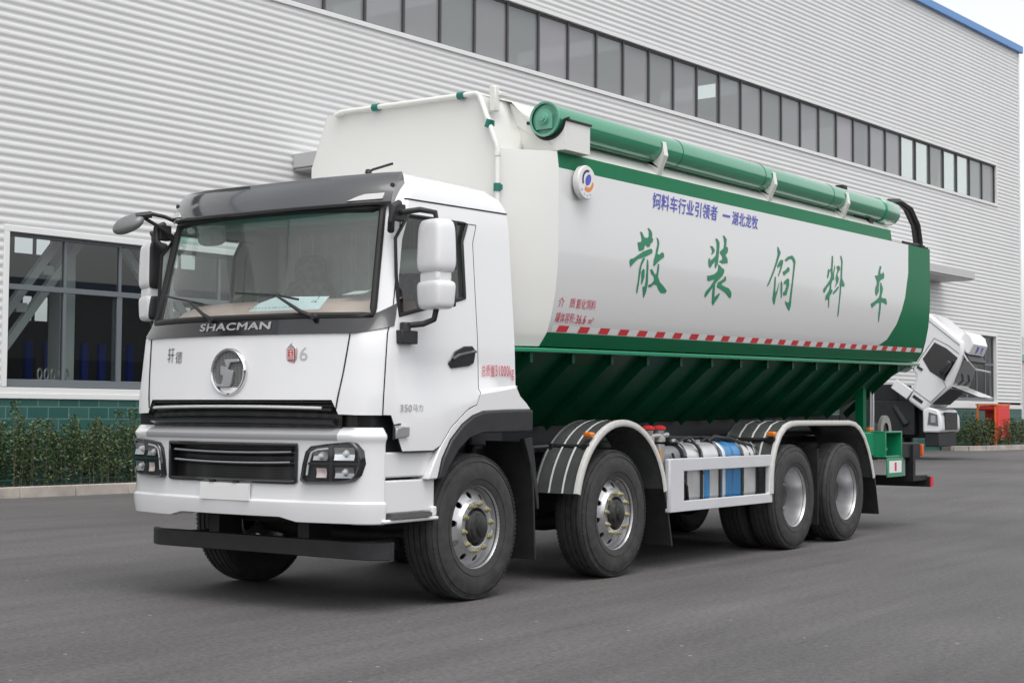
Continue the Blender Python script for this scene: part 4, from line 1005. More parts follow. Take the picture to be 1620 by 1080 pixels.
for s in (-1, 1):
    f = mir(s)
    p = arc(1.985,.545,.735,167,11,30)
    fo = fender(p, -1.222, -.80, s, stripes=((-1.09,-1.072),(-.965,-.947)))
    q = MB(f); q.tube([(1.478,-1.20,1.078),(1.478,-.80,1.078)], .020, 8); q.box((1.45,-1.19,1.05),(1.50,-1.14,1.10)); q.box((1.45,-.86,1.05),(1.50,-.81,1.10)); q.tube([(1.47,-.82,1.075),(1.20,-.6,1.05),(1.2,-.4,1.0)], .022, 8); q.build('fender_bracket', BLACKP, fo)
    q = MB(f); q.box((1.475,-1.215,1.155),(1.535,-1.135,1.195)); q.build('marker_lamp', AMBER, fo, bevel=.012)
    q = MB(f); q.prism([(2.68,.70),(2.72,.70),(2.845,.205),(2.825,.205),(2.75,.50)], 1, -1.21, -.80); q.build('mud_flap', BLACKP, truck)
    p = [(4.795,.58),(4.80,.75),(4.83,.90),(4.90,1.04),(5.00,1.155),(5.13,1.235),(5.28,1.268),(5.45,1.275),(5.9,1.277),(6.4,1.277),(6.80,1.277),(6.94,1.262),(7.08,1.21),(7.21,1.12),(7.33,.985),(7.42,.84),(7.50,.66)]
    fo = fender(p, -1.245, -.66, s, stripes=((-1.10,-1.08),(-.97,-.95),(-.83,-.81)))
    q = MB(f); q.tube([(4.925,-1.22,1.10),(4.925,-.66,1.10)], .020, 8); q.box((4.90,-1.21,1.07),(4.95,-1.15,1.13)); q.tube([(4.92,-.68,1.1),(4.7,-.5,1.0)], .02, 8); q.build('fender_bracket', BLACKP, fo)
    q = MB(f); q.box((4.855,-1.245,1.135),(4.915,-1.155,1.18)); q.build('marker_lamp', AMBER, fo, bevel=.012)
    q = MB(f); q.prism([(7.48,.72),(7.53,.72),(7.66,.24),(7.645,.24),(7.56,.55)], 1, -1.235, -.66); q.build('mud_flap', BLACKP, truck)
    q = MB(f); q.box((6.015,-1.20,.21),(6.03,-.64,1.0)); q.build('mud_flap', BLACKP, truck)
# --- tanks between the axles and the guard rail
def rounded(x0, x1, y0, y1, z0, z1, r, m, name, par, n=6):
    pts = []
    for cy, cz, a in ((y1-r, z1-r, 0), (y0+r, z1-r, 90), (y0+r, z0+r, 180), (y1-r, z0+r, 270)):
        for k in range(n+1): A = R_(a+90*k/n); pts.append((cy+r*math.cos(A), cz+r*math.sin(A)))
    mb = MB(); mb.prism(pts, 0, x0, x1); return mb.build(name, m, par, bevel=.012)
for s, xs in ((-1, [(2.90,3.20,GREYPL,'air_tank'),(3.26,3.52,ALU,'fuel_tank'),(3.56,3.90,ALU,'fuel_tank'),(3.93,4.36,BLUE,'fuel_tank'),(4.39,4.68,ALU,'fuel_tank')]), (1, [(3.0,4.6,ALU,'fuel_tank')])):
    sgn = s
    ft = empty('fuel_tank' if s < 0 else 'battery_box', parent=truck)
    for x0, x1, m, nm in xs:
        y0, y1 = (-1.13,-.50) if s < 0 else (.50,1.13)
        if nm == 'air_tank': rounded(x0, x1, y0+.03, y1, .62, 1.06, .10, mat('battery_grey',(.20,.21,.22),.4), 'battery_cover', ft)
        else: rounded(x0, x1, y0, y1, .48, 1.085, .13, m, 'tank_shell', ft)
    if s < 0:
        for x in (3.225, 3.535, 3.905, 4.375, 4.70): rounded(x-.028, x+.028, y0-.012, y1+.01, .468, 1.097, .14, GLOSSB, 'strap', ft)
        rounded(3.585, 3.70, y0-.006, y1, .474, 1.0, .135, BLUE, 'tank_band', ft)
        rounded(3.96, 4.02, y0-.006, y1, .474, 1.091, .135, ALU, 'tank_band', ft)
        rounded(4.15, 4.20, y0-.006, y1, .474, 1.091, .135, mat('dirty_blue',(.05,.16,.33),.5), 'tank_band', ft)
        for x, z in ((4.05,1.10),):
            q = MB(); q.lathe([(.001,.05),(.05,.05),(.055,.0)], (x,-.9,z-.02), 2, 16); q.tube([(x-.15,-1.0,1.10),(x,-1.0,1.14),(x+.25,-1.02,1.11),(x+.45,-1.08,1.07),(x+.50,-1.12,.95)], .018, 8); q.build('filler_cap', BLACKP, ft)
        for x, y in ((2.78,-1.0),(3.07,-.95)):
            q = MB(); q.lathe([(.03,0),(.055,.01),(.055,.05),(.035,.06),(.045,.10),(.055,.11),(.001,.12)], (x,y,1.09), 2, 16); vo_ = q.build('valve', mat('valve_cast',(.45,.43,.40),.5,metal=.4,var=.3,vscale=30), ft)
            q = MB(); q.lathe([(.062,0),(.062,.018),(.03,.034),(.001,.036)], (x,y,1.208), 2, 8); q.build('valve_cap', RED, vo_)
        q = MB(); q.tube([(2.7,-.98,1.14),(3.2,-.96,1.16)], .022, 8); q.tube([(2.84,-1.08,.75),(2.84,-1.08,1.08)], .045, 10); q.build('pipe', SATIN, ft)
        q = MB(); q.tube([(2.80,-1.10,.80),(2.80,-1.10,1.03)], .028, 8); q.build('filter', mat('filter_orange',(.50,.26,.08),.5), ft)
        for pth, rr in (([(2.72,-.80,1.05),(3.0,-.82,1.16),(3.6,-.80,1.13),(4.6,-.84,1.12)], .016), ([(3.3,-1.02,1.10),(3.35,-1.10,1.14),(3.5,-1.13,1.02),(3.52,-1.15,.8)], .012), ([(3.85,-.96,1.09),(4.0,-1.0,1.13),(4.3,-1.03,1.12),(4.62,-1.10,1.05),(4.68,-1.15,.85)], .014), ([(3.0,-1.12,1.0),(3.05,-1.15,.85),(3.2,-1.16,.70),(3.24,-1.15,.58)], .012)):
            q = MB(); q.tube(pth, rr, 7); q.build('hose', BLACKP, ft, smooth=60)
        for x, z in ((3.38,1.088),(3.72,1.088),(4.52,1.088)):
            q = MB(); q.lathe([(.001,.03),(.028,.03),(.032,.0)], (x,-.92,z), 2, 12); q.box((x-.04,-1.0,z-.002),(x+.04,-.96,z+.022)); q.build('tank_fitting', SATIN, ft)
        q = MB(); q.box((2.75,-.95,.62),(4.75,-.5,.47)); q.build('tank_tray', DARK, ft)
    f = mir(s); q = MB(f)
    O_ = [(2.74,.492),(4.83,.492),(4.83,.957),(2.74,.957)]; I_ = [(3.015,.583),(4.765,.583),(4.765,.845),(3.015,.845)]
    q.add([(x,-1.235,z) for x,z in O_] + [(x,-1.235,z) for x,z in I_] + [(x,-1.185,z) for x,z in O_] + [(x,-1.185,z) for x,z in I_], [(a,(a+1)%4,(a+1)%4+4,a+4) for a in range(4)] + [(a+8,a+12,(a+1)%4+12,(a+1)%4+8) for a in range(4)] + [(a,a+8,(a+1)%4+8,(a+1)%4) for a in range(4)] + [(a+4,(a+1)%4+4,(a+1)%4+12,a+12) for a in range(4)])
    go = q.build('side_guard', GUARD, truck, bevel=.012)
    for x in (3.2,4.5):
        q = MB(f); q.box((x-.03,-1.185,.52),(x+.03,-.45,.56)); q.build('guard_bracket', DARK, go)
# --- cab interior
q = MB(); q.grid([[(planx(y, 1.99)+.05+d, y, z) for y in np.linspace(-1.0,1.0,15)] for d, z in ((0,1.97),(.08,2.0),(.20,2.08),(.34,2.135),(.46,2.125),(.54,2.0),(.57,1.62))]); q.box((-.62,-.25,1.55),(-.30,.30,1.95)); q.build('dashboard', DASH, truck, recalc=False)
q = MB(); q.box((-1.0,-1.05,1.30),(.40,1.05,1.34)); q.box((.10,-1.0,1.34),(.40,1.0,1.75)); q.build('cab_lining', INTG, truck)
q = MB(); q.box((-.80,-.95,2.69),(-.70,.95,2.758)); q.box((-.70,-1.0,2.76),(.40,1.0,2.79)); q.build('headliner', INTG, truck)
q = MB(); q.box((-1.12,-1.12,1.0),(-.62,1.12,1.33)); q.build('firewall', DARK, truck)
pts = [(.22+.022*math.sin(k*1.9), -1.02+2.04*k/150) for k in range(151)]
q = MB(); q.grid([[(x, y, z) for x, y in pts] for z in (1.5,2.85)]); q.build('rear_curtain', CURT, truck, recalc=False)
pts = [(-.62+.02*math.sin(k*2.1)+.003*k, .02-.30*k/34) for k in range(35)]
for s in (-.5,.5):
    st_ = empty('seat', parent=truck)
    q = shell_box(-.22,s,1.55,.27,.25,.10,4); q.build('seat_cushion', SEATM, st_); q = shell_box(.03,s,1.98,.09,.25,.40,4); q.build('backrest', SEATM, st_); q = shell_box(.04,s,2.46,.06,.15,.11,3); q.build('headrest', SEATM if s > 0 else LENSW, st_)
q = MB(); C_ = Vector((-.52,-.5,2.0)); ax_ = Vector((.55,0,.83)).normalized(); e1 = Vector((0,1,0)); e2 = ax_.cross(e1)
q.tube([tuple(C_+e1*.225*math.cos(a)+e2*.225*math.sin(a)) for a in np.linspace(0,2*math.pi,33)[:-1]], .016, 8, closed=True); q.tube([tuple(C_-e1*.22),tuple(C_),tuple(C_+e1*.22)], .02, 6); q.tube([tuple(C_),tuple(C_-ax_*.4)], .035, 8); q.build('steering_wheel', BLACKP, truck)
q = MB(); q.box((-.93,.0,1.97),(-.83,.13,2.20)); q.box((-.92,-.0,1.90),(-.86,.10,2.0)); q.build('dash_display', BLACKP, truck, bevel=.01)
q = shell_box(-.98,.55,2.62,.03,.14,.07,3); q.build('rear_view_mirror', SEATM, truck)

# --- papers left on the dashboard
ps = empty('paper_sign', (-1.04,-.33,2.035)); tag(ps, 'handwritten pale blue paper sheet leaning inside the truck windscreen', 'paper')
q = MB(); q.add([(-.16,.29,.0),(-.12,-.33,.0),(-.06,-.37,.09),(-.10,.08,.10),(-.12,.22,.06)], [(0,1,2,3,4)]); q.add([(-.157,.29,.0),(-.117,-.33,.0),(-.057,-.37,.09),(-.097,.08,.10),(-.117,.22,.06)], [(4,3,2,1,0)]); q.build('sheet', PAPER, ps, recalc=False)
t = MB(); sh_p = lambda a, z: (-.16+.04*((.29-a)/.62)+.06*z/.09-.006, a, z)
text_on(t, 'ND682', lambda a, z: sh_p(-a, z), .10, .285, .050, .095, .0, .012); 
for k in range(26):
    a_ = -.30 + (k % 13)*.03 + rng.uniform(0,.01); z_ = .02 if k < 13 else .07; w_ = rng.uniform(.006,.014); h_ = rng.uniform(.006,.02)
    t.add([sh_p(-a_, z_), sh_p(-a_-w_, z_+h_*.2), sh_p(-a_-w_, z_+h_*.2+.005), sh_p(-a_, z_+.005)], [(0,1,2,3)])
 
t.build('handwriting', INK, ps, recalc=False)
pc = MB(); pc.add([(-.90,-.64,2.150),(-.88,-.82,2.155),(-.80,-.82,2.185),(-.82,-.68,2.18)], [(0,1,2,3)]); pc.add([(-.90,-.64,2.148),(-.88,-.82,2.153),(-.80,-.82,2.183),(-.82,-.68,2.178)], [(3,2,1,0)])
tag(pc.build('paper_slip', mat('white_paper',(.8,.8,.8),.8), recalc=False), 'small folded white slip of paper lying on the dashboard near the driver', 'paper')

BRUSH=[[[(2.183,2.849),(2.218,2.843),(2.254,2.805),(2.302,2.803),(2.335,2.82),(2.332,2.844),(2.338,2.862),(2.31,2.887),(2.326,2.892),(2.369,2.874),(2.391,2.848),(2.387,2.815),(2.408,2.799),(2.394,2.774),(2.363,2.763),(2.345,2.731),(2.303,2.728),(2.285,2.744),(2.263,2.736),(2.249,2.703),(2.204,2.688),(2.163,2.686),(2.142,2.754),(2.203,2.762),(2.213,2.786),(2.198,2.821)],[(2.009,2.589),(2.023,2.607),(2.072,2.614),(2.142,2.645),(2.237,2.684),(2.37,2.719),(2.396,2.708),(2.394,2.684),(2.285,2.646),(2.238,2.634),(2.154,2.616),(2.075,2.573),(2.025,2.54)],[(2.232,2.628),(2.271,2.633),(2.25,2.605),(2.214,2.567),(2.199,2.502),(2.183,2.4),(2.173,2.332),(2.153,2.331),(2.153,2.375),(2.164,2.44),(2.173,2.529),(2.197,2.584)],[(2.304,2.627),(2.324,2.61),(2.331,2.563),(2.33,2.503),(2.334,2.426),(2.319,2.349),(2.287,2.296),(2.27,2.322),(2.251,2.39),(2.274,2.393),(2.286,2.379),(2.294,2.442),(2.299,2.514),(2.299,2.585)],[(2.243,2.54),(2.268,2.529),(2.27,2.476),(2.24,2.415),(2.217,2.408),(2.22,2.461),(2.212,2.508)],[(2.464,2.822),(2.492,2.814),(2.516,2.781),(2.504,2.737),(2.482,2.682),(2.517,2.678),(2.56,2.702),(2.594,2.696),(2.602,2.663),(2.542,2.638),(2.48,2.606),(2.433,2.576),(2.411,2.577),(2.419,2.623),(2.449,2.679),(2.467,2.729),(2.486,2.773),(2.477,2.802)],[(2.493,2.6),(2.516,2.593),(2.512,2.545),(2.502,2.49),(2.538,2.445),(2.613,2.412),(2.677,2.376),(2.655,2.357),(2.575,2.353),(2.533,2.378),(2.488,2.418),(2.438,2.42),(2.394,2.394),(2.346,2.392),(2.345,2.409),(2.401,2.424),(2.438,2.456),(2.429,2.486),(2.378,2.512),(2.361,2.541),(2.393,2.546),(2.446,2.504),(2.476,2.513),(2.484,2.556)]],[[(3.461,2.827),(3.517,2.825),(3.556,2.799),(3.552,2.779),(3.503,2.75),(3.486,2.755),(3.51,2.776),(3.496,2.801)],[(3.566,2.903),(3.608,2.903),(3.651,2.874),(3.651,2.825),(3.63,2.721),(3.616,2.668),(3.566,2.626),(3.557,2.651),(3.573,2.697),(3.51,2.661),(3.469,2.628),(3.441,2.637),(3.431,2.668),(3.434,2.706),(3.468,2.718),(3.461,2.69),(3.524,2.716),(3.58,2.748),(3.599,2.815),(3.594,2.872)],[(3.722,2.941),(3.751,2.943),(3.799,2.915),(3.794,2.876),(3.787,2.846),(3.823,2.838),(3.823,2.799),(3.773,2.763),(3.816,2.733),(3.819,2.694),(3.759,2.687),(3.715,2.681),(3.644,2.695),(3.658,2.706),(3.701,2.712),(3.715,2.746),(3.673,2.769),(3.658,2.787),(3.701,2.809),(3.737,2.826),(3.751,2.872),(3.744,2.911)],[(3.63,2.669),(3.658,2.664),(3.701,2.641),(3.744,2.634),(3.751,2.611),(3.718,2.571),(3.65,2.534),(3.577,2.492),(3.578,2.395),(3.58,2.366),(3.661,2.406),(3.685,2.404),(3.649,2.36),(3.594,2.319),(3.572,2.29),(3.54,2.31),(3.532,2.38),(3.531,2.456),(3.471,2.408),(3.405,2.358),(3.381,2.363),(3.395,2.405),(3.463,2.446),(3.54,2.508),(3.566,2.529),(3.443,2.506),(3.417,2.514),(3.413,2.552),(3.452,2.555),(3.548,2.573),(3.609,2.603),(3.63,2.63)],[(3.625,2.501),(3.666,2.516),(3.736,2.54),(3.769,2.57),(3.791,2.562),(3.791,2.53),(3.718,2.503),(3.698,2.488),(3.785,2.471),(3.859,2.462),(3.916,2.426),(3.92,2.386),(3.898,2.372),(3.842,2.396),(3.794,2.419),(3.688,2.446),(3.608,2.461)]],[[(4.912,2.932),(4.936,2.927),(4.991,2.876),(4.952,2.83),(4.895,2.75),(4.821,2.656),(4.736,2.561),(4.692,2.524),(4.682,2.537),(4.733,2.595),(4.813,2.69),(4.878,2.777),(4.92,2.856)],[(5.002,2.81),(5.044,2.806),(5.043,2.774),(5.002,2.709),(4.944,2.643),(4.924,2.644),(4.969,2.706),(4.994,2.75),(4.919,2.721),(4.911,2.744),(4.952,2.782)],[(4.854,2.636),(4.878,2.625),(4.874,2.562),(4.87,2.479),(4.905,2.494),(4.954,2.58),(4.959,2.573),(4.929,2.496),(4.892,2.417),(4.881,2.359),(4.847,2.367),(4.82,2.414),(4.826,2.463),(4.843,2.546),(4.845,2.601)],[(5.001,2.604),(5.032,2.571),(5.036,2.501),(5.03,2.428),(5.013,2.43),(4.994,2.513),(4.992,2.576)],[(5.035,2.69),(5.093,2.707),(5.169,2.748),(5.203,2.736),(5.198,2.707),(5.127,2.681),(5.068,2.653)],[(5.058,2.58),(5.093,2.609),(5.16,2.634),(5.191,2.622),(5.194,2.566),(5.161,2.508),(5.14,2.464),(5.061,2.455),(5.054,2.485),(5.094,2.501),(5.131,2.555),(5.12,2.579),(5.071,2.569)],[(5.094,2.816),(5.161,2.849),(5.263,2.871),(5.323,2.843),(5.348,2.81),(5.322,2.729),(5.287,2.6),(5.266,2.471),(5.263,2.365),(5.24,2.314),(5.204,2.324),(5.132,2.38),(5.114,2.408),(5.173,2.389),(5.213,2.398),(5.235,2.525),(5.262,2.626),(5.288,2.727),(5.3,2.798),(5.263,2.832),(5.195,2.83),(5.144,2.806),(5.102,2.799)]],[[(6.282,2.94),(6.313,2.939),(6.313,2.878),(6.299,2.805),(6.299,2.748),(6.336,2.793),(6.355,2.852),(6.367,2.817),(6.336,2.75),(6.344,2.693),(6.289,2.675),(6.262,2.631),(6.264,2.581),(6.301,2.576),(6.285,2.547),(6.226,2.508),(6.225,2.444),(6.227,2.384),(6.206,2.393),(6.194,2.471),(6.14,2.469),(6.115,2.453),(6.127,2.51),(6.194,2.556),(6.218,2.586),(6.226,2.636),(6.146,2.589),(6.089,2.537),(6.052,2.548),(6.058,2.577),(6.145,2.625),(6.235,2.687),(6.263,2.731),(6.254,2.788),(6.218,2.764),(6.19,2.713),(6.169,2.69),(6.154,2.71),(6.182,2.79),(6.2,2.795),(6.203,2.778),(6.263,2.809),(6.273,2.874)],[(6.409,2.834),(6.474,2.849),(6.511,2.819),(6.474,2.788),(6.427,2.749),(6.473,2.708),(6.445,2.663),(6.38,2.619),(6.353,2.607),(6.403,2.66),(6.381,2.702),(6.4,2.747),(6.437,2.792)],[(6.307,2.548),(6.454,2.627),(6.472,2.614),(6.419,2.575),(6.332,2.534)],[(6.512,2.953),(6.54,2.959),(6.577,2.903),(6.571,2.844),(6.557,2.72),(6.631,2.652),(6.612,2.629),(6.537,2.632),(6.528,2.559),(6.508,2.443),(6.509,2.349),(6.497,2.302),(6.477,2.309),(6.481,2.406),(6.49,2.515),(6.5,2.615),(6.491,2.652),(6.519,2.718),(6.53,2.82),(6.54,2.893)]],[[(7.668,2.919),(7.706,2.929),(7.716,2.908),(7.686,2.875),(7.686,2.832),(7.744,2.843),(7.773,2.866),(7.806,2.825),(7.792,2.789),(7.704,2.769),(7.656,2.745),(7.63,2.674),(7.636,2.638),(7.588,2.594),(7.556,2.578),(7.521,2.611),(7.531,2.668),(7.579,2.719),(7.57,2.755),(7.518,2.805),(7.618,2.814),(7.629,2.857)],[(7.685,2.74),(7.708,2.734),(7.761,2.673),(7.751,2.637),(7.713,2.586),(7.726,2.562),(7.862,2.562),(7.896,2.517),(7.879,2.491),(7.809,2.509),(7.712,2.515),(7.709,2.452),(7.702,2.367),(7.689,2.286),(7.668,2.295),(7.657,2.393),(7.665,2.506),(7.58,2.495),(7.447,2.437),(7.397,2.48),(7.557,2.529),(7.648,2.569),(7.674,2.62),(7.674,2.683)]]]
# --- tank body; it sits nose-down by one degree on the frame
RK = .0175
def rake(p): return (p[0], p[1], p[2] + RK*(p[0]-.92))
TP = [(1.86,-1.075),(1.93,-1.125),(1.968,-1.150),(2.1,-1.19),(2.28,-1.226),(2.45,-1.243),(2.6,-1.25),(2.9,-1.25),(3.237,-1.25),(3.365,-1.233)]
def ty(z): return float(np.interp(z, [p[0] for p in TP], [p[1] for p in TP]))
def xb(z): return float(np.interp(z, [1.95,1.998,2.115,2.342,2.61,2.916,3.202], [7.626,7.754,8.088,8.323,8.485,8.596,8.60]))
XF, YF, XE = .53, .945, 9.35
tank = MB(rake)
zs = [p[0] for p in TP]
def row(z):
    xm = xb(z) if z <= 3.24 else 8.0
    xend = XE if z <= 3.24 else 8.06
    return [XF, .92] + list(np.linspace(.92, xm, 10)[1:]) + [(xm+xend)/2, xend]
for s in (-1, 1):
    rows = []
    for z in zs[:-1]:
        rows.append([(x, s*(min(YF, -ty(z)) if x == XF else -ty(z)), z) for x in row(z)])
    up = [XF, .92] + list(np.linspace(.92, 8.06, 12)[1:])
    tank.grid([[(x, s*(YF if x == XF else -ty(z)), z) for x in up] for z in (3.237, 3.365)], mi=lambda i, j: 0 if j == 0 else 2)
    def mi(i, j, s=s):
        z = zs[i]
        if j == 0: return 0
        if z < 1.96: return 3
        if z >= 3.236: return 2 if j < 11 else 2
        return 2 if j >= 10 else 1
    tank.grid(rows, mi=mi)
# front panel, mitred top facets, top slopes, roof
YT, ZTP, ZS = .775, 3.795, 3.365
tank.add([(XF,-YF,1.86),(XF,YF,1.86),(XF,YF,ZS),(XF,YT,ZTP),(XF,-YT,ZTP),(XF,-YF,ZS)], [(0,1,2,3,4,5)])
for s in (-1, 1):
    tank.grid([[(x, s*(YF-.02*(x-XF)/.4), ZS) for x in (XF,.66,.80,.93)],[(x, s*(.885-.0*(x-XF)), 3.52) for x in (XF,.66,.80,.93)],[(x, s*YT, ZTP) for x in (XF,.66,.80,.93)]])
    tank.add([(XF,s*YF,ZS),(.93,s*.925,ZS),(.92,s*1.233,ZS)], [(0,1,2)])
    tank.add([(.93,s*.925,ZS),(.93,s*YT,ZTP),(.93,s*1.233,ZS)], [(0,1,2)])
    tank.grid([[(x, s*y, z) for x in np.linspace(.92, 8.06, 9)] for y, z in ((1.233,ZS),(.80,ZTP))], mi=0)
    tank.add([(8.06,s*1.233,ZS),(8.06,s*.80,ZTP),(8.30,s*.80,3.24),(8.06,s*1.25,3.24)], [(0,1,2,3)])
tank.add([(XF,-YT,ZTP),(XF,YT,ZTP),(.95,.80,ZTP),(8.06,.80,ZTP),(8.06,-.80,ZTP),(.95,-.80,ZTP)], [(0,1,2,3,4,5)])
tank.add([(8.06,-.80,ZTP),(8.06,.80,ZTP),(8.30,.80,3.24),(8.30,-.80,3.24)], [(0,1,2,3)])
tank.add([(8.06,-1.25,3.24),(8.06,1.25,3.24),(XE,1.25,3.24),(XE,-1.25,3.24)], [(0,1,2,3)])
tank.add([(XE,ty(z),z) for z in zs if z <= 3.24] + [(XE,-ty(z),z) for z in zs[::-1] if z <= 3.24], [tuple(range(18))], 2)
tank.add([(XF,-YF,1.86),(.92,-1.075,1.86),(XE,-1.075,1.86),(XE,1.075,1.86),(.92,1.075,1.86),(XF,YF,1.86)], [(0,1,2,3,4,5)], 3)
tko = tank.build('tank_body', [CREAM, SILVERWHITE, GREEN, GREEN], truck, smooth=24, doubles=True)
# the pale side sheet carries the lettering
def tk(off): return lambda x, z: rake((x, ty(z)-off, z))
for c in BRUSH:
    m = MB()
    for p in c: m.add([tk(.004)(x, z) for x, z in p], tri_poly(p))
    m.build('large_character', GREENTXT, tko, recalc=False)
def lettering(body, x0, x1, z0, z1, m, bold=0.01, slant=0.0):
    t = MB(); text_on(t, body, tk(.004), x0, x1, z0, z1, bold, slant); return t.build('lettering', m, tko, recalc=False)
lettering('饲料车行业引领者', 2.385, 3.60, 3.065, 3.205, BLUETXT, .012, .02); lettering('湖北龙牧', 3.905, 4.46, 3.06, 3.19, BLUETXT, .012, .02)
t = MB(); t.add([tk(.004)(x, z) for x, z in ((3.72,3.12),(3.87,3.12),(3.87,3.14),(3.72,3.14))], [(0,1,2,3)]); t.build('dash_mark', BLUETXT, tko, recalc=False)
lettering('介', .985, 1.07, 2.165, 2.24, REDTXT, 0); lettering('质：', 1.15, 1.265, 2.165, 2.24, REDTXT, 0); lettering('膨化饲料', 1.25, 1.54, 2.16, 2.24, REDTXT, 0)
lettering('罐体容积:', .985, 1.265, 2.045, 2.125, REDTXT, 0); lettering('36.6', 1.285, 1.43, 2.045, 2.115, REDTXT); lettering('m³', 1.475, 1.545, 2.05, 2.10, REDTXT)
tp = MB(); n = 60
tp.grid([[tk(.003)(x, z) for x in np.linspace(.97, 9.28, n)] for z in (1.973, 2.024)]); tr_ = tp
for k in range(26):
    x = 1.035 + k*.3145; tr_.add([tk(.0055)(a, z) for a, z in ((x,1.974),(x+.15,1.974),(x+.175,2.023),(x+.025,2.023))], [(0,1,2,3)], 1)
tp.build('reflective_tape', [mat('tape_white',(.72,.72,.72),.3), RED], tko, recalc=False)
# round maker's sign standing off the side
sg = MB(rake); c0 = (1.215,-1.315,3.148); sg.lathe([(.001,-.012),(.128,-.012),(.135,-.004),(.135,.035),(.12,.05),(.001,.05)], c0, 1, 40); sgo = sg.build('round_sign', LENSW, tko, smooth=40)
def sgp(u, w, o=.0135): return rake((c0[0]+u*.135, c0[1]-o, c0[2]+w*.135))
e = MB(); e.add([sgp(.10+.30*math.cos(a)*1.0-.0*math.sin(a)+.12*math.sin(a), .15+.34*math.sin(a)) for a in np.linspace(0,2*math.pi,25)[:-1]], [tuple(range(24))]); e.build('sign_disc', BLUETXT, sgo, recalc=False)
def crescent(c, r0, r1, a0, a1, sh):
    A = [(c[0]+r1*math.cos(R_(a)), c[1]+r1*math.sin(R_(a))) for a in np.linspace(a0,a1,14)]; Bq = [(c[0]+sh[0]+r0*math.cos(R_(a)), c[1]+sh[1]+r0*math.sin(R_(a))) for a in np.linspace(a1,a0,14)]
    return A + Bq
P = crescent((.05,.12), .48, .62, 75, 205, (.02,0)); e = MB(); e.add([sgp(*p) for p in P], tri_poly(P)); e.build('sign_arc', mat('sign_navy',(.02,.025,.10),.4), sgo, recalc=False)
P = crescent((.05,.10), .46, .66, 235, 350, (.03,.06)); e = MB(); e.add([sgp(*p) for p in P], tri_poly(P)); e.build('sign_arc', mat('sign_orange',(.75,.25,.05),.4), sgo, recalc=False)
e = MB()
for a, ch in zip((218,245,270,295,320), '湖北龙牧'): text_on(e, ch, lambda x, z: sgp(x, z), .78*math.cos(R_(a))-.08, .78*math.cos(R_(a))+.08, .78*math.sin(R_(a))-.08, .78*math.sin(R_(a))+.08)
e.build('lettering', BLUETXT, sgo, recalc=False)
# lip along the bottom of the tank and the sloped hoppers with their gussets
lp_ = MB(rake)
for s in (-1, 1):
    P = [(XF-.01, s*.90), (.90, s*1.02), (XE+.01, s*1.02)]; Q = [(XF-.03, s*.99), (.90, s*1.115), (XE+.01, s*1.115)]
    lp_.add([(*p, 1.858) for p in P] + [(*q, 1.846) for q in Q] + [(*p, 1.81) for p in P] + [(*q, 1.815) for q in Q], [(0,1,4,3),(1,2,5,4),(6,9,10,7),(7,10,11,8),(3,4,10,9),(4,5,11,10),(0,3,9,6),(2,8,11,5)])
lp_.add([(XF-.03,-.99,1.858),(XF-.03,.99,1.858),(XF-.03,.99,1.81),(XF-.03,-.99,1.81)], [(0,1,2,3)])
lp_.build('bottom_flange', LGREEN, tko, bevel=.006)
hp = MB(rake); ZB, YB = 1.22, .36
hp.add([(.62,-1.02,1.825),(9.30,-1.02,1.825),(9.30,1.02,1.825),(.62,1.02,1.825),(.95,-YB,ZB),(8.35,-YB,ZB),(8.35,YB,ZB),(.95,YB,ZB)], [(0,4,5,1),(1,5,6,2),(2,6,7,3),(3,7,4,0),(4,7,6,5)])
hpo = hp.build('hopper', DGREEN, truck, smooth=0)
for s in (-1, 1):
    for k in range(14):
        x = .84 + k*.609
        g_ = MB(rake)
        pl_ = [(s*1.06,1.815),(s*1.06,1.735),(s*1.02,1.715),(s*(YB+.05),ZB-.045),(s*YB,ZB+.02),(s*.98,1.80)]
        g_.prism(pl_, 0, x-.006, x+.006); g_.prism([(s*1.062,1.815),(s*1.062,1.735),(s*1.056,1.735),(s*1.056,1.815)], 0, x-.02, x+.02)
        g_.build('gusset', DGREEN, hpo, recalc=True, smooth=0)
q = MB(rake); q.box((1.0,-.34,1.0),(8.3,.34,1.215)); q.box((1.0,-.75,1.02),(8.0,-.36,1.06)); q.build('auger_trough', DARK, hpo)
for k in range(7):
    continue
    ar_ = MB(rake); x = 1.45 + k*1.02; ar_.prism([(x+.42*math.cos(R_(a)), 1.02+.20*math.sin(R_(a))) for a in np.linspace(180,0,13)], 1, -.5, .5); ar_.build('outlet', DARK, hpo)
# auger pipe in its cradles, with the white box under the front end
rk2 = lambda p: (p[0], p[1], p[2] + .0125*(p[0]-.92))
ap = MB(rk2); AY, AZ, AR = -1.15, 3.617, .128
ap.lathe([(.118,.0),(AR,.012),(AR,6.95),(AR+.004,6.95),(AR+.016,6.96),(AR+.018,7.34),(AR+.010,7.375),(.11,7.39),(.001,7.392)], (.87,AY,AZ), 0, 44)
apo = ap.build('auger_pipe', LGREEN, truck, smooth=30)
ed = MB(rake)
ed.lathe([(.118,0),(.135,-.004),(.138,.012),(.128,.02)], (.865,AY,AZ), 0, 44); ed.lathe([(.001,.022),(.118,.02)], (.865,AY,AZ), 0, 32)
ed.lathe([(.001,-.045),(.022,-.045),(.024,-.03),(.042,-.028),(.044,-.012),(.055,-.010),(.056,.022)], (.865,AY,AZ), 0, 28)
ed.prism([(AY-.075,AZ-.08),(AY+.075,AZ-.08),(AY+.075,AZ+.03),(AY+.03,AZ+.075),(AY-.03,AZ+.075),(AY-.075,AZ+.03)], 0, .858, .886)
ed.build('end_flange', mat('flange_green',(.12,.36,.25),.35,coat=.4), apo, smooth=35)
sm2 = MB(rk2)
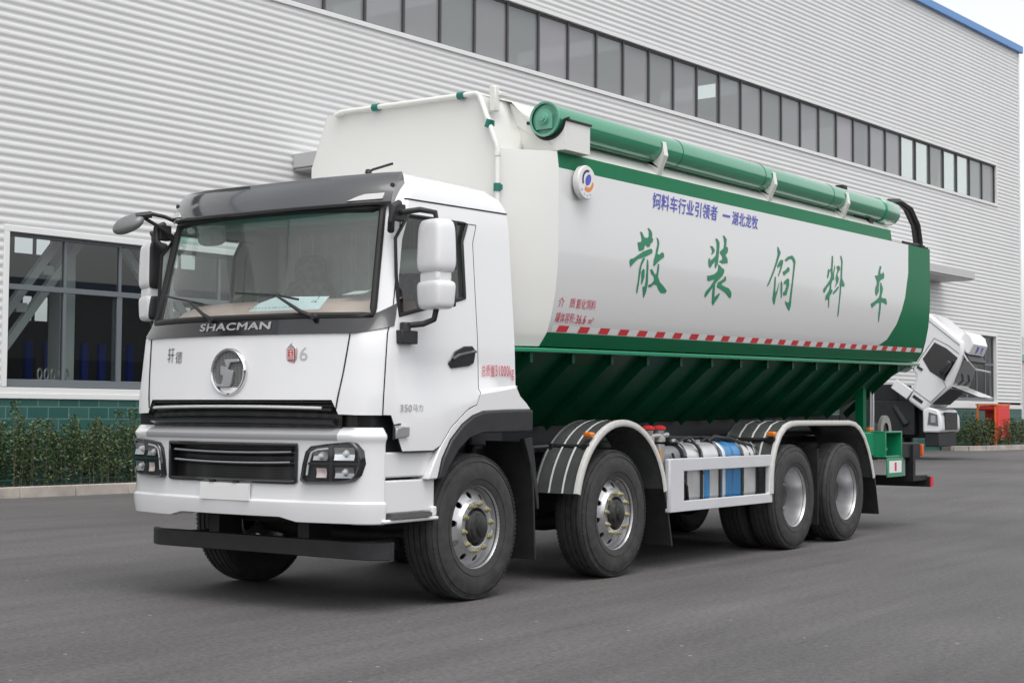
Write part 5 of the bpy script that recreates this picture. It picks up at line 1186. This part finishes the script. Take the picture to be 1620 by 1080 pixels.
for x in (2.9, 4.6, 6.3): sm2.lathe([(AR+.0005,-.004),(AR+.003,-.003),(AR+.003,.003),(AR+.0005,.004)], (x,AY,AZ), 0, 36)
sm2.tube([(.95,AY-.045,AZ-.121),(7.8,AY-.045,AZ-.121)], .006, 6)
sm2.build('weld_seam', GREEN, apo)
def cradle_poly(w=.20, zb=3.36):
    ps_ = [(AY-w-.02, AZ-.005)]
    ps_ = [(AY-.165,AZ+.0)] + [(AY+.148*math.cos(R_(a)), AZ+.148*math.sin(R_(a))) for a in np.linspace(182,358,16)] + [(AY+.165,AZ+.0),(AY+.25,AZ-.06),(-.98,3.60),(-1.235,3.37),(-1.25,3.40)]
    return ps_
for x in (2.55, 4.78, 6.65):
    q = MB(rake); pp = [(AY+.146*math.cos(R_(a)), AZ+.146*math.sin(R_(a))) for a in np.linspace(150,330,18)] + [(AY+.20,AZ-.03),(-.93,3.655),(-1.23,3.372),(AY-.175,AZ-.10)]
    q2 = [(AY+.134*math.cos(R_(a)), AZ+.134*math.sin(R_(a))) for a in np.linspace(165,345,16)] + [(-.97,3.66),(-1.12,3.475),(-1.232,3.368),(-1.25,3.42),(-1.30,3.53)]
    q.prism(q2, 0, x-.035, x+.035); q.build('pipe_cradle', CREAM, truck, smooth=30)
bx = MB(rake)
hole = [(AY+.15*math.cos(R_(a)), AZ-.0+.15*math.sin(R_(a))) for a in np.linspace(180,360,20)]
face = [(-1.305,3.372),(-1.305,3.60),(AY-.15,3.60)] + hole[1:-1] + [(AY+.15,3.60),(-.975,3.655),(-.775,3.795),(-.775,3.65),(-1.20,3.372)]
bx.prism(face, 0, .925, 1.29); bxo = bx.build('pipe_box', CREAM, truck, smooth=30, bevel=.004)
rb = MB(rake); rb.tube([(.925,AY-.19,3.612),(.925,AY-.152,3.606)] + [(.925,AY+.148*math.cos(R_(a)),AZ+.148*math.sin(R_(a))) for a in np.linspace(184,356,20)] + [(.925,AY+.152,3.606),(.925,AY+.20,3.612)], .013, 6)
rb.box((.925,-1.318,3.60),(1.30,-1.297,3.614)); rb.build('rubber_edge', SEAL, bxo)
# roof rails, hatch strip, front post
q = MB(rake); q.box((.6,-.72,ZTP+.0),(8.0,-.66,ZTP+.035)); q.box((.6,.66,ZTP+.0),(8.0,.72,ZTP+.035)); q.box((1.3,-.60,ZTP),(1.75,-.30,ZTP+.03)); q.build('roof_rail', CREAM, tko, bevel=.006)
q = MB(rake)
for k in range(4): q.lathe([(.001,.10),(.28,.10),(.30,.05),(.30,0)], (1.8+k*1.75,0,ZTP), 2, 28)
q.build('roof_hatch', CREAM, tko)
q = MB(rake); q.box((.56,-.90,3.66),(.62,-.84,3.86)); q.box((.60,-.92,3.78),(.70,-.82,3.82)); q.build('front_post', CREAM, tko, bevel=.01)
q = MB(rake); q.box((.97,-.78,ZTP-.06),(1.6,-.74,ZTP-.02)); q.build('roof_slot', SEAL, tko)
# white conduit round the front panel held by green clips
path = [(XF-.03,.62,3.80),(XF-.03,-.765,3.80),(XF-.03,-.79,3.785),(XF-.03,-.955,3.39),(XF-.03,-.965,3.36),(XF-.03,-.965,2.4)]
q = MB(rake); q.tube(path, .021, 10); q.tube([(XF-.03,-.965,3.33),(XF-.03,-.965,3.30)], .026, 10); q.tube([(XF-.03,.57,3.80),(XF-.03,.66,3.78)], .024, 8); cdo = q.build('conduit', mat('conduit_white',(.74,.74,.70),.4), truck, smooth=50)
for (y, z, dy, dz) in ((.235,3.80,.03,.0),(-.62,3.80,.03,.0),(-.885,3.555,.012,.03),(-.965,3.06,.0,.03)):
    q = MB(rake); q.tube([(XF-.03,y-dy,z+dz),(XF-.03,y+dy,z-dz)], .030, 10); q.box((XF-.03,y-.03,z-.02),(XF,y+.03,z+.02)); q.build('pipe_clip', CAL_G, cdo)
# rear: loading hoses, valve cabinet, gauge flange, lights and bumper
for k, (dx, dy) in enumerate(((0,0),(.03,-.05),(.05,.04),(.08,-.01))):
    q = MB(rake); q.tube([(8.20,AY+dy*.6,3.70+dx*.4),(8.55,AY+dy*.6,3.74+dx*.4),(8.85,AY+dy,3.69+dx*.3),(9.08+dx,AY+dy,3.52),(9.16+dx,AY+dy,3.32),(9.17+dx,AY+dy,3.16)], .020, 8); q.build('hydraulic_hose', BLACKP, truck, smooth=60)
q = MB(rake); q.tube([(8.55,-1.2,3.27),(8.8,-1.22,3.265),(9.05,-1.20,3.28),(9.25,-1.15,3.275)], .016, 8); q.tube([(8.95,-1.15,3.25),(9.15,-1.18,3.285),(9.28,-1.2,3.27)], .016, 8); q.box((9.20,-1.24,3.16),(9.32,-1.14,3.26)); q.build('hose_bundle', BLACKP, truck)
q = MB(rake); q.box((7.15,-1.16,3.40),(7.75,-1.02,3.47)); q.box((7.5,-1.2,3.36),(7.62,-1.0,3.5)); q.box((6.98,-1.1,3.72),(7.10,-1.0,3.79)); q.build('pipe_lock', DARK, truck, bevel=.01)
# cabinet
vc = MB(); X0, X1, Y0, Y1, Z0, Z1 = 8.18, 8.72, -1.12, -.80, .86, 1.165
vc.box((X0,Y0,Z1-.02),(X1,Y1,Z1)); vc.box((X0,Y0,Z0),(X1,Y1,Z0+.02)); vc.box((X0,Y0,Z0+.02),(X0+.02,Y1,Z1-.02)); vc.box((X1-.02,Y0,Z0+.02),(X1,Y1,Z1-.02)); vc.box((X0+.02,Y1-.02,Z0+.02),(X1-.02,Y1,Z1-.02))
vc.box((7.62,-.98,.88),(X0-.002,-.55,1.15)); vco = vc.build('valve_cabinet', LGREEN, truck, bevel=.004)
q = MB(); q.box((X0+.02,Y0-.012,.63),(X1,Y0+.005,.855)); q.build('cabinet_door', mat('cabinet_flap',(.04,.28,.15),.35,coat=.4), vco, bevel=.004)
q = MB(); q.box((X0+.07,Y0-.016,.68),(X1-.07,Y0-.0125,.82)); q.box((X0+.24,Y0-.018,.70),(X0+.30,Y0-.0165,.80), 1); q.build('cabinet_notice', [PLATE, REDTXT], vco)
q = MB(); q.tube([(8.42,-1.0,.90),(8.42,-1.0,1.12)], .012, 8); q.tube([(8.42,-1.03,.95),(8.34,-1.03,.99)], .02, 8); q.build('valve', SATIN, vco)
q = MB(); q.lathe([(.09,-.02),(.18,-.02),(.18,.02),(.09,.02)], (9.20,-.72,1.17), 1, 28); q.build('pipe_flange', mat('flange_cast',(.40,.39,.37),.5,metal=.3), truck)
for x, y in ((8.74,-.72),(8.81,-.72),(8.88,-.70)):
    q = MB(); q.tube([(x,y,1.10),(x,y,1.62),(x+.12,y+.05,1.75)], .012, 8); q.build('hydraulic_pipe', SATIN, truck)
q = MB(); q.box((8.62,-.76,1.155),(8.74,-.70,1.20)); q.build('marker_lamp', AMBER, truck, bevel=.01)
q = MB(); q.box((8.50,-.72,1.0),(8.60,-.62,1.70)); q.build('rear_post', GREEN, truck)
q = MB(); q.box((9.55,-1.17,.475),(9.62,1.17,.605)); rbo = q.build('rear_bumper', DARK, truck, bevel=.008)
q = MB(); q.box((9.548,-1.18,.478),(9.63,-1.165,.602)); q.build('end_reflector', RED, rbo)
for s in (-1,1):
    q = MB(); q.box((9.06,s*1.08-.05,.62),(9.14,s*1.08+.05,1.0)); q.box((9.06,s*1.08-.05,.56),(9.56,s*1.08+.05,.62)); q.build('bracket', DARK, rbo)
q = MB(); q.box((8.75,-1.10,.84),(9.40,1.10,1.02)); q.box((8.3,-.6,.8),(9.3,.6,1.1)); q.build('rear_frame', DARK, truck, bevel=.01)
for s in (-1,1):
    q = MB(); q.box((9.42,s*1.07-.05,.86),(9.47,s*1.07+.05,1.0)); q.build('tail_lamp', ORANGE, truck, bevel=.008)
# ------------------------------------------------------------------ parked truck with its cab tipped forward, near the far end of the hall
HD = Vector((0.563, -0.826, 0)); FWD = Vector((0.826, 0.563, 0))
hd = (HD*math.cos(R_(29)) - FWD*math.sin(R_(29))).normalized()
pos = Vector((33.3, 6.75, .17)) + Vector((-hd.y, hd.x, 0))*1.08 - hd*.55
kt = empty('tractor_truck', pos, math.atan2(hd.y, hd.x)); kt.scale = (.93,.93,.93)
tag(kt, 'white truck behind the tanker with its cab tipped forward and engine bared', 'truck')
# local frame: x forward, -y the side we see, z up; the pivot of the cab is at the front
K = MB
q = K(); q.box((-9.0,-.45,.75),(.0,.45,1.05)); q.box((-2.2,-.5,.6),(.1,.5,1.75)); q.box((-2.6,-1.0,.7),(-.25,1.0,1.75)); q.box((-2.5,-.8,1.75),(-.8,.8,2.25)); q.box((-3.6,-1.1,.7),(-2.6,-.5,1.3)); q.box((-1.5,-.9,1.2),(-.9,.9,1.7)); q.tube([(-1.9,-.6,1.0),(-1.9,-.6,2.1),(-1.5,-.3,2.2)], .09, 8); q.tube([(-.5,-1.0,1.0),(-.9,-.9,1.6)], .12, 8); q.tube([(-1.4,-.62,1.3),(-.6,-.62,1.5)], .06, 8); q.build('chassis', DARK, kt, bevel=.02)
q = K(); q.box((-1.2,-.66,1.35),(-.8,-.62,1.50)); q.box((-1.6,-.66,1.1),(-1.5,-.62,1.4)); q.box((-.6,-.66,1.05),(-.3,-.62,1.1)); q.build('engine_fitting', SATIN, kt)
def far_wheel(x, y, r=.53):
    w = empty('wheel', (x, y, r), 0, kt); t = K(); t.lathe([(.30,-.15),(.45,-.155),(.515,-.13),(.53,-.10),(.53,.10),(.515,.13),(.45,.155),(.30,.15)], (0,0,0), 1, 40); t.build('tyre', RUBBER, w)
    t = K(); t.lathe([(.30,-.15),(.28,-.06),(.17,-.13),(.10,-.13),(.09,-.16),(.001,-.16)], (0,0,0), 1, 30); t.build('rim', ALLOY, w)
for x in (-1.35, -5.2, -6.5):
    for y in (-.98, .98): far_wheel(x, y)
# bumper with headlamps
q = K(); q.prism([(.05,.78),(.55,.78),(.62,.86),(.60,1.25),(.50,1.48),(.22,1.55),(.05,1.45)], 1, -1.22, 1.22); bo = q.build('bumper', WHITE, kt, bevel=.05)
q = K(); q.box((.56,-.78,.86),(.64,.78,1.40)); q.build('grille', BLACKP, bo, bevel=.02)
q = K(); q.box((.1,-1.15,.35),(.52,1.15,.775)); q.build('lower_valance', DARK, bo, bevel=.03)
for s in (-1,1):
    q = K(); q.prism([(.20,1.02),(.52,.98),(.50,1.32),(.24,1.40)], 1, s*1.18, s*1.235); q.build('headlamp', mat('lamp_smoke',(.12,.13,.14),.15,coat=.8), bo)
    q = K(); q.box((.30,s*1.225,1.08),(.44,s*1.242,1.30)); q.build('lamp_reflector', SATIN, bo)
# tipped cab
ck = empty('cab', (.30, 0, 1.62), 0, kt); ck.rotation_euler = (0, R_(36), 0); 
prof = [(-.02,.02),(.16,.75),(.17,.82),(-.06,1.72),(-.20,1.93),(-.34,2.10),(-1.6,2.22),(-2.02,2.12),(-2.04,.25),(-1.85,.02),(-1.74,-.02),(-1.55,.42),(-1.25,.60),(-.90,.45),(-.70,.02),(-.66,-.32),(-.06,-.32)]
q = K(); q.prism(prof, 1, -1.18, 1.18); cs = q.build('cab_shell', WHITE, ck, bevel=.09, seg=4)
q = K(); q.prism([(-.10,.82),(-.18,1.62),(-.62,1.66),(-1.02,1.60),(-1.02,.98),(-.62,.80)], 1, -1.192, -1.178); q.build('side_window', GLOSSB, cs, bevel=.01)
q = K(); q.tube([(-.20,-1.20,1.5),(-.2,-1.4,1.5),(-.2,-1.42,.9),(-.1,-1.2,.85)], .025, 8); q.build('mirror_arm', BLACKP, cs)
q = shell_box(-.25,-1.42,1.18,.08,.12,.25,4); q.build('mirror', BLACKP, cs)
def ws_p(y, f, o=.01):
    a = Vector((.172,0,.86)); b = Vector((-.052,0,1.70)); p = a.lerp(b, f); nrm = Vector((b.z-a.z,0,-(b.x-a.x))).normalized(); return tuple(p + nrm*o + Vector((0,y,0)))
q = K(); q.add([ws_p(-1.08,0), ws_p(1.08,0), ws_p(1.0,1), ws_p(-1.0,1)], [(0,1,2,3)]); q.build('windscreen', mat('far_glass',(.045,.065,.065),.08,coat=.6), cs, recalc=False)
q = K(); q.prism([(.0,.03),(.13,.70),(.165,.70),(.02,.03)], 1, -1.08, 1.08); q.build('cavity_shade_panel', DARK, cs)  # black panel on the shell, painted as the shade inside the open cavity
q = K(); q.prism([(-.04,1.70),(.14,1.66),(.16,1.75),(-.10,1.86)], 1, -1.1, 1.1); q.build('sun_visor', BLACKP, cs)
q = K(); q.prism([(-.14,1.86),(.0,1.86),(-.08,2.20),(-.28,2.36),(-.5,2.38),(-.5,2.15)], 1, -1.0, 1.0); dfo = q.build('roof_fairing', WHITE, cs, bevel=.03)
fq = lambda a, z: ((-.0+(-.08)*(z-1.86)/.34)+.012, a, z)
t = K(); text_on(t, '南', fq, -.35, -.05, 1.92, 2.16, .02); text_on(t, '汽', fq, .25, .55, 1.92, 2.16, .02); t.build('lettering', BLUETXT, dfo, recalc=False)
q = K(); q.box((-1.30,-1.20,-.30),(-.70,-1.0,.02)); q.build('step', WHITE, cs, bevel=.02)
for line in ([(-.05,.03),(.05,.70),(-.12,.80)], [(-1.08,.55),(-1.10,1.70),(-.62,1.76),(-.22,1.74)], [(-.7,.05),(-.08,.05)], [(-.35,1.95),(-1.9,2.05)]):
    q = K(); q.tube([(x, -1.183, z) for x, z in line], .009, 5); q.build('panel_seam', SEAL, cs)
q = K(); q.box((-1.02,-1.20,.66),(-.82,-1.178,.74)); q.build('door_handle', GLOSSB, cs)
for y in (-.5, .35):
    q = K(); q.tube([ws_p(y,.02,.03), ws_p(y+.35,.2,.03), ws_p(y-.05,.42,.03)], .016, 6); q.build('wiper', BLACKP, cs)
q = K(); q.tube([(-.10,-1.15,1.80),(.15,-1.3,1.72),(.42,-1.1,1.62),(.45,.9,1.60)], .03, 8); q.build('mirror_bar', SATIN, cs)
q = K(); q.prism([(-.60,-.05),(-.25,-.05),(-.25,-.15),(-.60,-.15)], 1, -1.19, -1.175); q.build('vent', BLACKP, cs)
q = K(); q.prism([(-1.78,-.02),(-1.55,.44),(-1.25,.63),(-1.25,.53),(-1.48,.36),(-1.66,-.02)], 1, -1.21, -.6); q.build('arch_flare', BLACKP, cs)
# raised front hatch
q = K(); q.add([(.12,-1.05,.80),(.12,1.05,.80),(1.0,1.0,1.02),(1.0,-1.0,1.02)], [(0,1,2,3)]); q.add([(.10,-1.05,.74),(.10,1.05,.74),(1.0,1.0,.97),(1.0,-1.0,.97)], [(3,2,1,0)]); hq = q.build('front_hatch', WHITE, cs, recalc=False)
# ------------------------------------------------------------------ beyond the corner: another tank truck and a far hall
tt = empty('parked_tank_truck', B(60.5, 16.0, .2), BY + R_(-4)); tag(tt, 'silver tank truck with dark green skirt parked beyond the end of the factory', 'truck')
q = K(); q.lathe([(.001,-3.9),(.7,-3.88),(1.1,-3.7),(1.2,-3.5),(1.2,3.5),(1.1,3.7),(.7,3.88),(.001,3.9)], (3.9,0,2.95), 0, 36); q.build('tank', mat('tank_silver',(.62,.62,.63),.3,metal=.3), tt)
q = K(); q.box((.1,-1.22,.95),(7.8,1.22,1.9)); q.build('skirt', DGREEN, tt, bevel=.03)
for x in (.9, 2.2, 6.4):
    w = empty('wheel', (x,-1.05,.52), 0, tt); t = K(); t.lathe([(.30,-.15),(.45,-.155),(.52,-.10),(.52,.10),(.45,.155),(.30,.15)], (0,0,0), 1, 36); t.build('tyre', RUBBER, w)
    t = K(); t.lathe([(.31,-.155),(.28,-.06),(.20,-.10),(.10,-.12),(.001,-.12)], (0,0,0), 1, 24); t.build('rim', ALLOY, w)
fb = empty('distant_hall', B(95, 26, .2), BY); tag(fb, 'low pale hall with a row of windows in the distance past the factory corner', 'building')
q = K(); q.box((-12,0,0),(30,20,6.0)); q.build('wall', CORR, fb)
q = K(); q.box((-12.1,-.15,4.55),(30.1,20.1,4.95)); q.build('eaves_band', mat('pale_green_band',(.30,.50,.42),.5), fb)
for k in range(9):
    q = K(); q.box((-11+k*4.4,-.06,5.1),(-8+k*4.4,-.005,5.75)); q.build('window', mat('far_window',(.16,.16,.17),.3), fb)
